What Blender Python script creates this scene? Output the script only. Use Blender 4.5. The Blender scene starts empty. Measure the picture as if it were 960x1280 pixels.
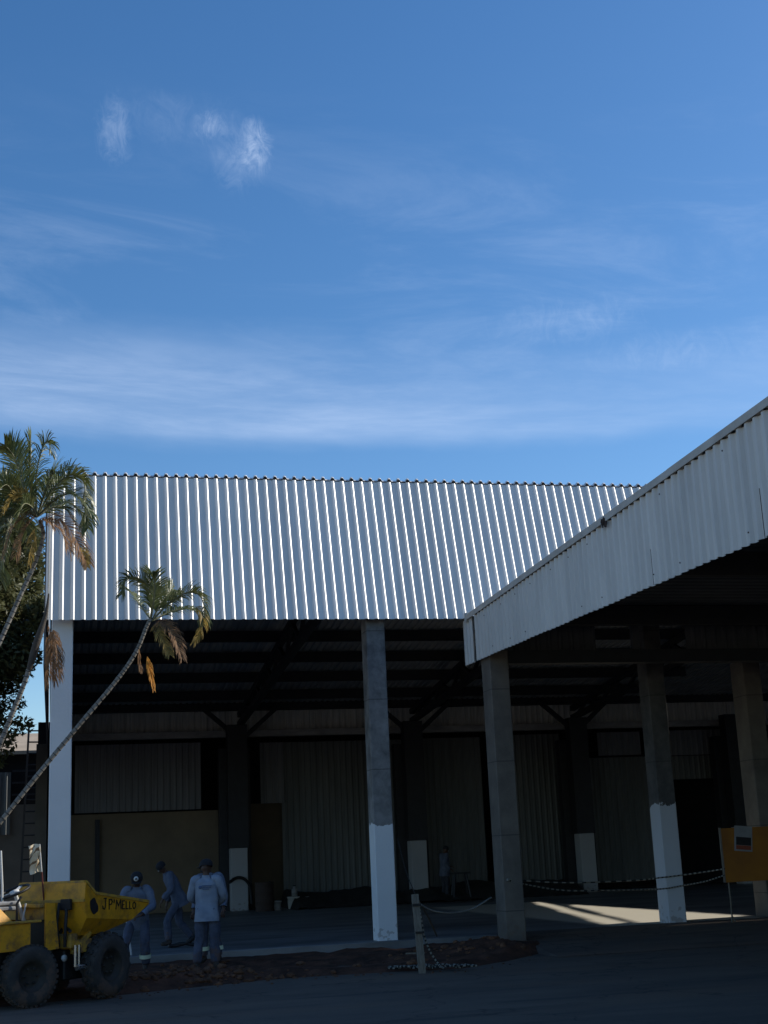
import bpy, bmesh, math, random
from mathutils import Vector, Matrix, noise
random.seed(7)
R_ = math.radians
col = bpy.context.scene.collection
sc = bpy.context.scene

# ------------------------------------------------------------------ camera
CAM = Vector((-2.7822, -24.4155, 1.6832)); FPX = 1698.2
RT = Vector((0.97218664, -0.23014638, -0.04342562))
DN = Vector((0.01537188, 0.24771706, -0.96871046))
FW = Vector((0.23370247, 0.94109984, 0.244365))
def ray(x, y): return RT*((x-480)/FPX) + DN*((y-640)/FPX) + FW
def at(x, y, Y):
    d = ray(x, y); return CAM + d*((Y-CAM.y)/d.y)
def onz(x, y, z):
    d = ray(x, y); return CAM + d*((z-CAM.z)/d.z)
cd = bpy.data.cameras.new('camera'); cam = bpy.data.objects.new('camera', cd); col.objects.link(cam)
cd.sensor_fit = 'VERTICAL'; cd.sensor_height = 24; cd.sensor_width = 18; cd.lens = FPX/1280*24
cd.clip_start = .1; cd.clip_end = 3000
cam.matrix_world = Matrix(((RT.x, -DN.x, -FW.x, CAM.x), (RT.y, -DN.y, -FW.y, CAM.y), (RT.z, -DN.z, -FW.z, CAM.z), (0, 0, 0, 1)))
sc.camera = cam

# ------------------------------------------------------------------ sun
EL, AZ = R_(32), R_(4.2)            # AZ from +X towards +Y
SUN = Vector((math.cos(EL)*math.cos(AZ), math.cos(EL)*math.sin(AZ), math.sin(EL)))
sl = bpy.data.lights.new('sun', 'SUN'); sl.energy = 5.0; sl.angle = R_(.53); sl.color = (1, .94, .84)
so = bpy.data.objects.new('sun', sl); col.objects.link(so); so.location = (20, 0, 40)
so.rotation_euler = SUN.to_track_quat('Z', 'Y').to_euler()

# ------------------------------------------------------------------ world
w = bpy.data.worlds.new('World'); sc.world = w; w.use_nodes = True
nt = w.node_tree; N = nt.nodes; L = nt.links; N.clear()
def nd(t, **k):
    n = N.new(t)
    for a, b in k.items(): setattr(n, a, b)
    return n
def mth(op, a, b=None, c=None, clamp=False):
    n = nd('ShaderNodeMath', operation=op, use_clamp=clamp)
    for i, v in enumerate((a, b, c)):
        if v is None: continue
        if isinstance(v, (int, float)): n.inputs[i].default_value = v
        else: L.new(v, n.inputs[i])
    return n.outputs[0]
def smooth(v, a, b, lo=0, hi=1):
    n = nd('ShaderNodeMapRange', interpolation_type='SMOOTHSTEP', clamp=True)
    L.new(v, n.inputs[0])
    for i, x in enumerate((a, b, lo, hi)): n.inputs[i+1].default_value = x
    return n.outputs[0]
sky = nd('ShaderNodeTexSky', sky_type='NISHITA', sun_disc=False)
sky.sun_elevation = EL; sky.sun_rotation = math.pi/2 - AZ
sky.altitude = 600; sky.air_density = 1.0; sky.dust_density = .6; sky.ozone_density = 2.2
tc = nd('ShaderNodeTexCoord'); sep = nd('ShaderNodeSeparateXYZ'); L.new(tc.outputs['Generated'], sep.inputs[0])
az = mth('MULTIPLY', mth('ARCTAN2', sep.outputs[0], sep.outputs[1]), 57.2958)
el = mth('MULTIPLY', mth('ARCSINE', sep.outputs[2]), 57.2958)
def cnoise(sx, sy, scale, detail, rough, dist=0., off=0., skew=0.):
    cb = nd('ShaderNodeCombineXYZ')
    L.new(mth('MULTIPLY', az, sx), cb.inputs[0])
    L.new(mth('MULTIPLY', mth('ADD', el, mth('MULTIPLY', az, skew)), sy), cb.inputs[1]); cb.inputs[2].default_value = off
    n = nd('ShaderNodeTexNoise'); n.inputs['Scale'].default_value = scale; n.inputs['Detail'].default_value = detail
    n.inputs['Roughness'].default_value = rough; n.inputs['Distortion'].default_value = dist
    L.new(cb.outputs[0], n.inputs['Vector']); return n.outputs['Fac']
# broad cirrus band, lower edge crisp
e2 = mth('ADD', mth('ADD', el, mth('MULTIPLY', az, .035)), mth('MULTIPLY', mth('SUBTRACT', cnoise(.05, .12, 1, 5, .6, .3, 3), .5), 3.0))
band = mth('MULTIPLY', smooth(e2, 17.0, 18.5), smooth(e2, 22.6, 18.6))
band = mth('MULTIPLY', band, smooth(cnoise(.06, .42, 1, 9, .64, .35, 8.3, .06), .30, .72, .32, 1))
band = mth('MULTIPLY', band, smooth(az, 34, 4, .38, 1))
veil = mth('MULTIPLY', smooth(el, 33, 23), smooth(cnoise(.07, .30, 1, 9, .66, .5, 1.7, .10), .45, .80, 0, .17))
veil = mth('MULTIPLY', veil, smooth(el, 16.5, 20))
puff = None
for (a0, e0, ra, re, amp, s) in ((2.3, 29.8, .95, 1.5, .27, 2.), (6.7, 30.1, .85, .75, .42, 4.), (8.7, 29.3, .95, 1.2, .50, 6.), (7.9, 28.9, 1.5, 1.6, .16, 6.6), (5.0, 30.3, 3.2, 1.2, .07, 7.7), (22.5, 21.6, 4.2, 1.1, .13, 9.), (27, 19.9, 4.2, 1.0, .12, 11.)):
    da = mth('DIVIDE', mth('SUBTRACT', az, a0), ra); de = mth('DIVIDE', mth('SUBTRACT', el, e0), re)
    r2 = mth('ADD', mth('MULTIPLY', da, da), mth('MULTIPLY', de, de))
    q = mth('MULTIPLY', mth('EXPONENT', mth('MULTIPLY', r2, -.55)), mth('MULTIPLY', cnoise(1.1, .85, 1, 10, .72, 1.3, s+.4), 1.9))
    m = smooth(q, .48, 1.45, 0, amp)
    puff = m if puff is None else mth('ADD', puff, m)
cl = mth('ADD', mth('ADD', mth('MULTIPLY', band, .54), veil), puff, clamp=True)
mix = nd('ShaderNodeMix', data_type='RGBA'); L.new(cl, mix.inputs[0])
hs = nd('ShaderNodeHueSaturation'); hs.inputs['Hue'].default_value = .502; hs.inputs['Saturation'].default_value = 1.27; hs.inputs['Value'].default_value = 1.0
L.new(sky.outputs[0], hs.inputs['Color']); L.new(hs.outputs[0], mix.inputs[6])
mix.inputs[7].default_value = (4.6, 5.6, 7.4, 1)
bg = nd('ShaderNodeBackground'); bg.inputs[1].default_value = .15; L.new(mix.outputs[2], bg.inputs[0])
wo = nd('ShaderNodeOutputWorld'); L.new(bg.outputs[0], wo.inputs[0])

vs = sc.view_settings
vs.view_transform = 'Standard'; vs.look = 'None'; vs.exposure = 0.0; vs.gamma = 1; vs.use_curve_mapping = False
sc.cycles.max_bounces = 8; sc.cycles.diffuse_bounces = 4

# ------------------------------------------------------------------ materials
def mat(name, c, rough=.7, metal=0., var=.25, vscale=3., c2=None, bump=0., bscale=40., spec=.4, stretch=(1, 1, 1), thr=(.35, .65), trans=0.):
    m = bpy.data.materials.new(name); m.use_nodes = True
    t = m.node_tree; n = t.nodes; l = t.links; b = n['Principled BSDF']
    b.inputs['Roughness'].default_value = rough; b.inputs['Metallic'].default_value = metal; b.inputs['Specular IOR Level'].default_value = spec
    g = n.new('ShaderNodeNewGeometry'); mp = n.new('ShaderNodeMapping'); l.new(g.outputs['Position'], mp.inputs[0]); mp.inputs['Scale'].default_value = stretch
    tx = n.new('ShaderNodeTexNoise'); tx.inputs['Scale'].default_value = vscale; tx.inputs['Detail'].default_value = 6; tx.inputs['Roughness'].default_value = .65
    l.new(mp.outputs[0], tx.inputs['Vector'])
    mr = n.new('ShaderNodeMapRange'); l.new(tx.outputs['Fac'], mr.inputs[0]); mr.inputs[1].default_value = thr[0]; mr.inputs[2].default_value = thr[1]
    mx = n.new('ShaderNodeMix'); mx.data_type = 'RGBA'; l.new(mr.outputs[0], mx.inputs[0])
    if c2 is None: c2 = tuple(x*(1-var) for x in c); 
    mx.inputs[6].default_value = (*c, 1); mx.inputs[7].default_value = (*c2, 1)
    l.new(mx.outputs[2], b.inputs['Base Color'])
    if bump:
        t2 = n.new('ShaderNodeTexNoise'); t2.inputs['Scale'].default_value = bscale; t2.inputs['Detail'].default_value = 5; l.new(g.outputs['Position'], t2.inputs['Vector'])
        bp = n.new('ShaderNodeBump'); bp.inputs['Strength'].default_value = bump; bp.inputs['Distance'].default_value = .02
        l.new(t2.outputs['Fac'], bp.inputs['Height']); l.new(bp.outputs[0], b.inputs['Normal'])
    if trans:
        b.inputs['Transmission Weight'].default_value = 0
        tr = n.new('ShaderNodeBsdfTranslucent'); l.new(mx.outputs[2], tr.inputs[0])
        ms = n.new('ShaderNodeMixShader'); ms.inputs[0].default_value = trans
        l.new(b.outputs[0], ms.inputs[1]); l.new(tr.outputs[0], ms.inputs[2]); l.new(ms.outputs[0], n['Material Output'].inputs[0])
    return m
def column_mat(name, paint_z, concrete, concrete2, paint=(.74, .77, .80)):
    m = mat(name, concrete, .85, c2=concrete2, vscale=2.2, bump=.25, bscale=25)
    t = m.node_tree; n = t.nodes; l = t.links; b = n['Principled BSDF']
    src = b.inputs['Base Color'].links[0].from_socket
    g = n.new('ShaderNodeNewGeometry'); s = n.new('ShaderNodeSeparateXYZ'); l.new(g.outputs['Position'], s.inputs[0])
    def M(op, a, bb):
        q = n.new('ShaderNodeMath'); q.operation = op
        for i, v in enumerate((a, bb)):
            if isinstance(v, (int, float)): q.inputs[i].default_value = v
            else: l.new(v, q.inputs[i])
        return q.outputs[0]
    # faint pour lines in the concrete
    wv = M('ABSOLUTE', M('SUBTRACT', M('FRACT', M('MULTIPLY', s.outputs[2], .78), 0), .5), 0)
    ln = M('LESS_THAN', wv, .007)
    dk = n.new('ShaderNodeMix'); dk.data_type = 'RGBA'; l.new(M('MULTIPLY', ln, .6), dk.inputs[0]); l.new(src, dk.inputs[6]); dk.inputs[7].default_value = (.03, .03, .03, 1)
    tx = n.new('ShaderNodeTexNoise'); tx.inputs['Scale'].default_value = 7; tx.inputs['Detail'].default_value = 6; l.new(g.outputs['Position'], tx.inputs['Vector'])
    zz = M('ADD', s.outputs[2], M('MULTIPLY', M('SUBTRACT', tx.outputs['Fac'], .5), .35))
    fac = M('LESS_THAN', zz, paint_z)
    t3 = n.new('ShaderNodeTexNoise'); t3.inputs['Scale'].default_value = 1.6; t3.inputs['Detail'].default_value = 5; l.new(g.outputs['Position'], t3.inputs['Vector'])
    pm = n.new('ShaderNodeMix'); pm.data_type = 'RGBA'; l.new(t3.outputs['Fac'], pm.inputs[0]); pm.inputs[6].default_value = (*paint, 1); pm.inputs[7].default_value = (*[x*.86 for x in paint], 1)
    mx = n.new('ShaderNodeMix'); mx.data_type = 'RGBA'; l.new(fac, mx.inputs[0]); l.new(dk.outputs[2], mx.inputs[6]); l.new(pm.outputs[2], mx.inputs[7])
    t4 = n.new('ShaderNodeTexNoise'); t4.inputs['Scale'].default_value = 11; t4.inputs['Detail'].default_value = 7; l.new(g.outputs['Position'], t4.inputs['Vector'])
    spl = M('GREATER_THAN', M('SUBTRACT', t4.outputs['Fac'], M('MULTIPLY', s.outputs[2], .42)), .44)
    sp = n.new('ShaderNodeMix'); sp.data_type = 'RGBA'; l.new(M('MULTIPLY', spl, .4), sp.inputs[0]); l.new(mx.outputs[2], sp.inputs[6]); sp.inputs[7].default_value = (.14, .10, .075, 1)
    l.new(sp.outputs[2], b.inputs['Base Color'])
    return m
def per_sheet(m, axis, width, amt, off=0.):
    t = m.node_tree; n = t.nodes; l = t.links; b = n['Principled BSDF']; src = b.inputs['Base Color'].links[0].from_socket
    g = n.new('ShaderNodeNewGeometry'); s = n.new('ShaderNodeSeparateXYZ'); l.new(g.outputs['Position'], s.inputs[0])
    a = n.new('ShaderNodeMath'); a.operation = 'MULTIPLY_ADD'; l.new(s.outputs[axis], a.inputs[0]); a.inputs[1].default_value = 1/width; a.inputs[2].default_value = off
    f = n.new('ShaderNodeMath'); f.operation = 'FLOOR'; l.new(a.outputs[0], f.inputs[0])
    w_ = n.new('ShaderNodeTexWhiteNoise'); w_.noise_dimensions = '1D'; l.new(f.outputs[0], w_.inputs['W'])
    r = n.new('ShaderNodeMapRange'); l.new(w_.outputs['Value'], r.inputs[0]); r.inputs[3].default_value = 1-amt; r.inputs[4].default_value = 1
    x = n.new('ShaderNodeVectorMath'); x.operation = 'SCALE'; l.new(src, x.inputs[0]); l.new(r.outputs[0], x.inputs['Scale']); l.new(x.outputs[0], b.inputs['Base Color'])
M = {}
M['asphalt'] = mat('asphalt', (.150, .114, .089), .9, c2=(.092, .073, .060), vscale=.8, bump=.35, bscale=90, stretch=(.5, 1.3, 1), spec=.25)
def road_detail(m):
    t = m.node_tree; n = t.nodes; l = t.links; b = n['Principled BSDF']; src = b.inputs['Base Color'].links[0].from_socket; g = n.new('ShaderNodeNewGeometry')
    def mixin(fac, c):
        global _s
        x = n.new('ShaderNodeMix'); x.data_type = 'RGBA'; l.new(fac, x.inputs[0]); l.new(mixin.src, x.inputs[6]); x.inputs[7].default_value = (*c, 1); mixin.src = x.outputs[2]
    mixin.src = src
    def rng(v, a, b_, lo, hi):
        r = n.new('ShaderNodeMapRange'); l.new(v, r.inputs[0]); r.inputs[1].default_value = a; r.inputs[2].default_value = b_; r.inputs[3].default_value = lo; r.inputs[4].default_value = hi; return r.outputs[0]
    def nz(scale, st=(1, 1, 1), det=6):
        mp = n.new('ShaderNodeMapping'); mp.inputs['Scale'].default_value = st; l.new(g.outputs['Position'], mp.inputs[0]); q = n.new('ShaderNodeTexNoise'); q.inputs['Scale'].default_value = scale; q.inputs['Detail'].default_value = det; l.new(mp.outputs[0], q.inputs['Vector']); return q.outputs['Fac']
    mixin(rng(nz(120, det=2), .52, .70, 0, .55), (.22, .20, .18))          # aggregate
    mixin(rng(nz(.55, (.35, 1.5, 1)), .50, .72, 0, .6), (.19, .125, .085))   # dust trails
    mixin(rng(nz(.9, (.3, 2.2, 1)), .56, .70, 0, .55), (.045, .042, .04))    # dark worn streaks
    v = n.new('ShaderNodeTexVoronoi'); v.feature = 'DISTANCE_TO_EDGE'; v.inputs['Scale'].default_value = .42; wn = n.new('ShaderNodeVectorMath'); wn.operation = 'ADD'; tn = n.new('ShaderNodeTexNoise'); tn.inputs['Scale'].default_value = 1.7; l.new(g.outputs['Position'], tn.inputs['Vector']); l.new(g.outputs['Position'], wn.inputs[0]); l.new(tn.outputs['Color'], wn.inputs[1]); l.new(wn.outputs[0], v.inputs['Vector'])
    mixin(rng(v.outputs['Distance'], .003, .010, .42, 0), (.02, .02, .02))     # cracks
    l.new(mixin.src, b.inputs['Base Color'])
road_detail(M['asphalt'])
M['soil'] = mat('soil', (.13, .06, .038), .97, c2=(.045, .024, .017), vscale=2.5, bump=.8, bscale=14, spec=.15)
M['clod'] = mat('clod', (.17, .085, .050), .97, c2=(.07, .038, .026), vscale=4, bump=.6, bscale=30, spec=.15)
M['slab'] = mat('slab_concrete', (.23, .235, .24), .5, c2=(.055, .058, .06), vscale=.55, bump=.15, bscale=30, stretch=(.5, 1.6, 1), spec=.5)
M['zinc'] = mat('galvanised_sheet', (.78, .77, .735), .45, .12, c2=(.71, .705, .675), vscale=.8, stretch=(3, 3, .25), spec=.5)
per_sheet(M['zinc'], 0, .9565, .12, .31)
M['cap'] = mat('ridge_sheet', (.78, .78, .77), .45, .1, c2=(.42, .43, .44), vscale=2)
M['oldsheet'] = mat('painted_sheet', (.70, .685, .65), .55, .0, c2=(.58, .57, .545), vscale=1.1, stretch=(2.5, 2.5, .4), bump=.06, bscale=6)
per_sheet(M['oldsheet'], 1, .9725, .10, .2)
M['flash'] = mat('flashing_metal', (.52, .50, .46), .6, .0, c2=(.39, .37, .335), vscale=2.3)
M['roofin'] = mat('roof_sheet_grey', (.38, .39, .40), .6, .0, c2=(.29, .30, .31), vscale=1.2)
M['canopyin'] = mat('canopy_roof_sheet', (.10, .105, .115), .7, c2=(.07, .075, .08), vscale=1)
M['steel'] = mat('dark_steel', (.028, .030, .036), .6, .2, vscale=4)
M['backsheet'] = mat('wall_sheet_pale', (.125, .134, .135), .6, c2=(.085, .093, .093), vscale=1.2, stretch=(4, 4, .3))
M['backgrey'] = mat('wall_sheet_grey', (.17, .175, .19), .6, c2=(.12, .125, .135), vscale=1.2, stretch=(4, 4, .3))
M['strip'] = mat('translucent_strip', (.62, .63, .60), .6, c2=(.40, .41, .40), vscale=1.6, stretch=(6, 6, .4))
M['beige'] = mat('beige_wall', (.20, .155, .105), .9, c2=(.145, .115, .08), vscale=.7)
M['brown'] = mat('brown_board', (.10, .075, .05), .9, vscale=1.0)
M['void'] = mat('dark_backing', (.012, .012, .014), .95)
M['gutter'] = mat('gutter_metal', (.36, .36, .36), .6, c2=(.22, .22, .22), vscale=1.5, stretch=(1, 1, 3))
M['col_white'] = column_mat('column_white', 99, (.3, .3, .3), (.2, .2, .2), (.82, .83, .83))
M['col_mid'] = column_mat('column_half_painted', 2.22, (.25, .25, .25), (.085, .088, .09))
M['col_shaded'] = column_mat('column_half_painted_shaded', 2.38, (.12, .115, .11), (.05, .05, .053), (.52, .54, .58))  # canopy shade is put into the colour, white paint darker than elsewhere
M['col_bare'] = column_mat('column_bare', -9, (.16, .142, .122), (.10, .09, .08))
M['col_back'] = column_mat('column_plinth', 99, (.2, .2, .2), (.1, .1, .1), (.36, .37, .39))
M['yellow'] = mat('yellow_paint', (.62, .29, .010), .5, c2=(.22, .105, .018), vscale=4.5, thr=(.45, .72), bump=.1, bscale=20)
M['yellow_worn'] = mat('yellow_paint_worn', (.48, .27, .03), .65, c2=(.14, .10, .06), vscale=6, thr=(.45, .7))
def mud(m, scale, slope, cut, amt, c=(.13, .075, .048)):
    t = m.node_tree; n = t.nodes; l = t.links; b = n['Principled BSDF']; src = b.inputs['Base Color'].links[0].from_socket; g = n.new('ShaderNodeNewGeometry'); s = n.new('ShaderNodeSeparateXYZ'); l.new(g.outputs['Position'], s.inputs[0])
    q = n.new('ShaderNodeTexNoise'); q.inputs['Scale'].default_value = scale; q.inputs['Detail'].default_value = 8; q.inputs['Roughness'].default_value = .7; l.new(g.outputs['Position'], q.inputs['Vector'])
    a = n.new('ShaderNodeMath'); a.operation = 'MULTIPLY_ADD'; l.new(s.outputs[2], a.inputs[0]); a.inputs[1].default_value = -slope; l.new(q.outputs['Fac'], a.inputs[2])
    r = n.new('ShaderNodeMapRange'); l.new(a.outputs[0], r.inputs[0]); r.inputs[1].default_value = cut; r.inputs[2].default_value = cut+.10; r.inputs[4].default_value = amt
    x = n.new('ShaderNodeMix'); x.data_type = 'RGBA'; l.new(r.outputs[0], x.inputs[0]); l.new(src, x.inputs[6]); x.inputs[7].default_value = (*c, 1); l.new(x.outputs[2], b.inputs['Base Color'])
mud(M['yellow'], 7, .22, .36, .8); mud(M['yellow_worn'], 7, .15, .40, .8)
M['rubber'] = mat('tyre_rubber', (.034, .033, .032), .85, c2=(.055, .051, .047), vscale=6, bump=.3, bscale=30)
mud(M['rubber'], 6, .30, .40, .55)
M['rim'] = mat('rim_paint', (.014, .014, .013), .6, c2=(.035, .03, .022), vscale=9)
M['black'] = mat('black_metal', (.012, .012, .013), .6, vscale=9)
M['ink'] = mat('black_lettering', (.008, .008, .008), .7)
M['chrome'] = mat('ram_chrome', (.5, .5, .5), .25, .9)
M['whiteplastic'] = mat('white_plastic', (.62, .62, .60), .5, c2=(.5, .5, .48))
M['seat'] = mat('seat_vinyl', (.24, .245, .25), .6, c2=(.14, .14, .14), vscale=8)
M['flag'] = mat('flag_cloth', (.74, .66, .50), .85, c2=(.55, .42, .25), vscale=4)
M['flagstripe'] = mat('flag_stripe', (.20, .11, .05), .85)
M['red'] = mat('dark_red_pole', (.10, .012, .01), .6)
M['skin'] = mat('skin', (.085, .045, .03), .6, var=.15)
M['shirt_pale'] = mat('work_shirt_pale', (.27, .315, .385), .9, c2=(.195, .23, .295), vscale=6, bump=.5, bscale=18)
M['shirt'] = mat('work_shirt', (.15, .18, .24), .9, c2=(.10, .122, .17), vscale=6, bump=.5, bscale=18)
M['shirt_shaded'] = mat('work_shirt_shaded', (.10, .12, .17), .9, c2=(.065, .08, .12), vscale=6, bump=.5, bscale=18)  # darker copy of the work shirt, deeper shade put into its colour
M['trouser'] = mat('work_trousers', (.085, .10, .145), .9, c2=(.05, .06, .092), vscale=7, bump=.6, bscale=16)
M['darkcloth'] = mat('dark_cloth', (.035, .038, .05), .9, vscale=7, bump=.4, bscale=18)
M['reflect'] = mat('reflective_tape', (.68, .76, .55), .4, var=.1)
mud(M['trouser'], 8, .35, .36, .6)
M['boot'] = mat('boot_leather', (.06, .045, .035), .8, vscale=9)
M['navycloth'] = mat('cap_cloth', (.016, .017, .022), .85, var=.3)
M['whitepatch'] = mat('white_patch', (.70, .70, .68), .8)
M['logo'] = mat('shirt_print', (.09, .14, .25), .9)
M['leaf'] = mat('leaf', (.085, .095, .034), .42, c2=(.125, .125, .055), vscale=1.4, trans=.3)
M['leaf_olive'] = mat('leaf_olive', (.19, .18, .075), .42, c2=(.08, .09, .036), vscale=2.2, trans=.3)
M['frond'] = mat('palm_green', (.085, .115, .036), .38, c2=(.16, .165, .06), vscale=5, trans=.28)
M['frond_lime'] = mat('palm_lime', (.16, .17, .025), .45, c2=(.09, .12, .03), vscale=5, trans=.3)
M['frond_dead'] = mat('palm_dead', (.40, .225, .105), .7, c2=(.19, .11, .06), vscale=6, trans=.42)
M['frond_orange'] = mat('palm_orange', (.75, .33, .03), .7, c2=(.45, .19, .03), vscale=7, trans=.2)
M['frond_yellow'] = mat('palm_yellow_brown', (.50, .34, .09), .6, c2=(.22, .16, .05), vscale=9, trans=.42)
M['stem'] = mat('palm_stem', (.19, .185, .10), .6, c2=(.12, .12, .06), vscale=8)
M['bark'] = mat('bark', (.09, .075, .06), .9, vscale=7, bump=.5)
def trunk_mat():
    m = mat('palm_trunk', (.27, .25, .215), .85, c2=(.15, .135, .112), vscale=9, bump=.3)
    return m
M['ptrunk'] = trunk_mat()
M['pring'] = mat('palm_trunk_ring', (.08, .07, .058), .9, vscale=9)
M['wood'] = mat('stake_wood', (.21, .185, .15), .85, c2=(.12, .105, .085), vscale=5, stretch=(8, 8, 1))
M['rope'] = mat('rope', (.34, .34, .31), .9)
M['linkwhite'] = mat('chain_white', (.28, .27, .23), .6)
M['linkblack'] = mat('chain_black', (.012, .012, .012), .6)
M['orange'] = mat('orange_board', (.32, .125, .010), .7, c2=(.22, .08, .012), vscale=1.5)
M['paper'] = mat('paper', (.27, .27, .27), .8)
M['paperblack'] = mat('paper_print_black', (.02, .018, .018), .8)
M['paperred'] = mat('paper_print_red', (.26, .06, .03), .8)
M['tan'] = mat('tan_roof', (.46, .37, .27), .85, c2=(.36, .29, .21), vscale=1.3)
M['neighwall'] = mat('neighbour_wall', (.16, .14, .12), .9, c2=(.11, .10, .085), vscale=.8)
M['ladder'] = mat('ladder_steel', (.035, .035, .037), .6)
M['rubble'] = mat('dark_rubble', (.03, .027, .025), .95, c2=(.012, .012, .012), vscale=3, bump=.8, bscale=10)
M['rust'] = mat('rust', (.05, .035, .03), .9, vscale=20)

# ------------------------------------------------------------------ mesh builder
class MB:
    def __init__(s): s.v = []; s.f = []; s.m = []; s.sm = []
    def add(s, vs, fs, m=0, smooth=False, X=None):
        o = len(s.v)
        for v in vs: s.v.append(tuple(X @ Vector(v)) if X is not None else tuple(v))
        for f in fs: s.f.append([i+o for i in f]); s.m.append(m); s.sm.append(smooth)
    def box(s, lo, hi, m=0, X=None, c=0.):
        (a, b, d), (e, f, g) = lo, hi
        if c <= 0:
            vs = [(a, b, d), (e, b, d), (e, f, d), (a, f, d), (a, b, g), (e, b, g), (e, f, g), (a, f, g)]
            s.add(vs, [(0, 3, 2, 1), (4, 5, 6, 7), (0, 1, 5, 4), (1, 2, 6, 5), (2, 3, 7, 6), (3, 0, 4, 7)], m, False, X); return
        bm = bmesh.new(); bmesh.ops.create_cube(bm, size=1)
        for v in bm.verts: v.co = Vector(((a+e)/2+v.co.x*(e-a), (b+f)/2+v.co.y*(f-b), (d+g)/2+v.co.z*(g-d)))
        bmesh.ops.bevel(bm, geom=bm.edges[:], offset=c, segments=1, profile=.5, affect='EDGES')
        bm.verts.index_update()
        s.add([v.co[:] for v in bm.verts], [[v.index for v in q.verts] for q in bm.faces], m, False, X); bm.free()
    def tube(s, pts, r, n=8, m=0, smooth=True, cap=True, X=None, flat=1.):
        pts = [Vector(p) for p in pts]; k = len(pts)
        rs = r if isinstance(r, (list, tuple)) else [r]*k
        vs = []; prev = None
        for i, p in enumerate(pts):
            t = (pts[min(i+1, k-1)] - pts[max(i-1, 0)]).normalized()
            if prev is None:
                a = Vector((0, 0, 1)) if abs(t.z) < .9 else Vector((1, 0, 0)); u = t.cross(a).normalized()
            else: u = (prev - t*prev.dot(t)).normalized()
            prev = u; q = t.cross(u)
            for j in range(n):
                g = 2*math.pi*j/n; vs.append(p + u*(math.cos(g)*rs[i]) + q*(math.sin(g)*rs[i]*flat))
        fs = [(i*n+j, i*n+(j+1) % n, (i+1)*n+(j+1) % n, (i+1)*n+j) for i in range(k-1) for j in range(n)]
        s.add(vs, fs, m, smooth, X)
        if cap:
            s.add(vs[:n], [list(range(n))[::-1]], m, False, X); s.add(vs[-n:], [list(range(n))], m, False, X)
    def lathe(s, prof, n=24, m=0, X=None, smooth=True):
        vs = []; k = len(prof)
        for (r, z) in prof:
            for j in range(n):
                g = 2*math.pi*j/n; vs.append((r*math.cos(g), r*math.sin(g), z))
        fs = [(i*n+j, i*n+(j+1) % n, (i+1)*n+(j+1) % n, (i+1)*n+j) for i in range(k-1) for j in range(n)]
        s.add(vs, fs, m, smooth, X)
    def bar(s, a, b, wd, h, m=0, up=(0, 0, 1)):
        a, b = Vector(a), Vector(b); t = (b-a); ln = t.length; t.normalize(); u = Vector(up)
        q = t.cross(u)
        if q.length < 1e-4: q = t.cross(Vector((0, 1, 0)))
        q.normalize(); u = q.cross(t)
        X = Matrix(((t.x, q.x, u.x, a.x), (t.y, q.y, u.y, a.y), (t.z, q.z, u.z, a.z), (0, 0, 0, 1)))
        s.box((0, -wd/2, -h/2), (ln, wd/2, h/2), m, X)
    def build(s, name, mats, parent=None):
        me = bpy.data.meshes.new(name); me.from_pydata(s.v, [], s.f)
        ms = mats if isinstance(mats, (list, tuple)) else [mats]
        for q in ms: me.materials.append(q)
        me.polygons.foreach_set('material_index', s.m); me.polygons.foreach_set('use_smooth', s.sm); me.update()
        o = bpy.data.objects.new(name, me); col.objects.link(o)
        if parent is not None:
            o.parent = parent; o.matrix_parent_inverse = Matrix.Identity(4)
        return o
def tag(o, label=None, cat=None, group=None, kind=None):
    for k, v in (('label', label), ('category', cat), ('group', group), ('kind', kind)):
        if v: o[k] = v
    return o
def empty(name, label=None, cat=None, loc=(0, 0, 0), rz=0., group=None):
    o = bpy.data.objects.new(name, None); col.objects.link(o); o.location = loc; o.rotation_euler = (0, 0, rz)
    o.empty_display_size = .3
    return tag(o, label, cat, group)
def inv(o, p):                                   # world point -> local of an (unrotated) empty
    return Vector(p) - o.location

def corrug(mb, org, u, v0, v1, width, pitch, nrm, h=.03, pan=.5, side=.16, topw=.18, m=0, phase=0.):
    # pan | left slope | crown | right slope
    """trapezoidal sheet: u = run direction, v0(s)/v1(s) = lower / upper point as distance along V"""
    u = Vector(u); nrm = Vector(nrm)
    xs = [0, pan*pitch, (pan+side)*pitch, (pan+side+topw)*pitch]; zs = [0, 0, h, h]
    pts = []; k = -2
    while True:
        done = False
        for a, z in zip(xs, zs):
            q = k*pitch + a + phase
            if q > width: done = True; break
            if q >= 0: pts.append((q, z))
        if done: break
        k += 1
    vs = []; fs = []
    for q, z in pts:
        p = Vector(org) + u*q + nrm*z
        vs += [p + v0(q), p + v1(q)]
    for i in range(len(pts)-1): fs.append((2*i, 2*i+2, 2*i+3, 2*i+1))
    mb.add(vs, fs, m)
V = Vector

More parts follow.
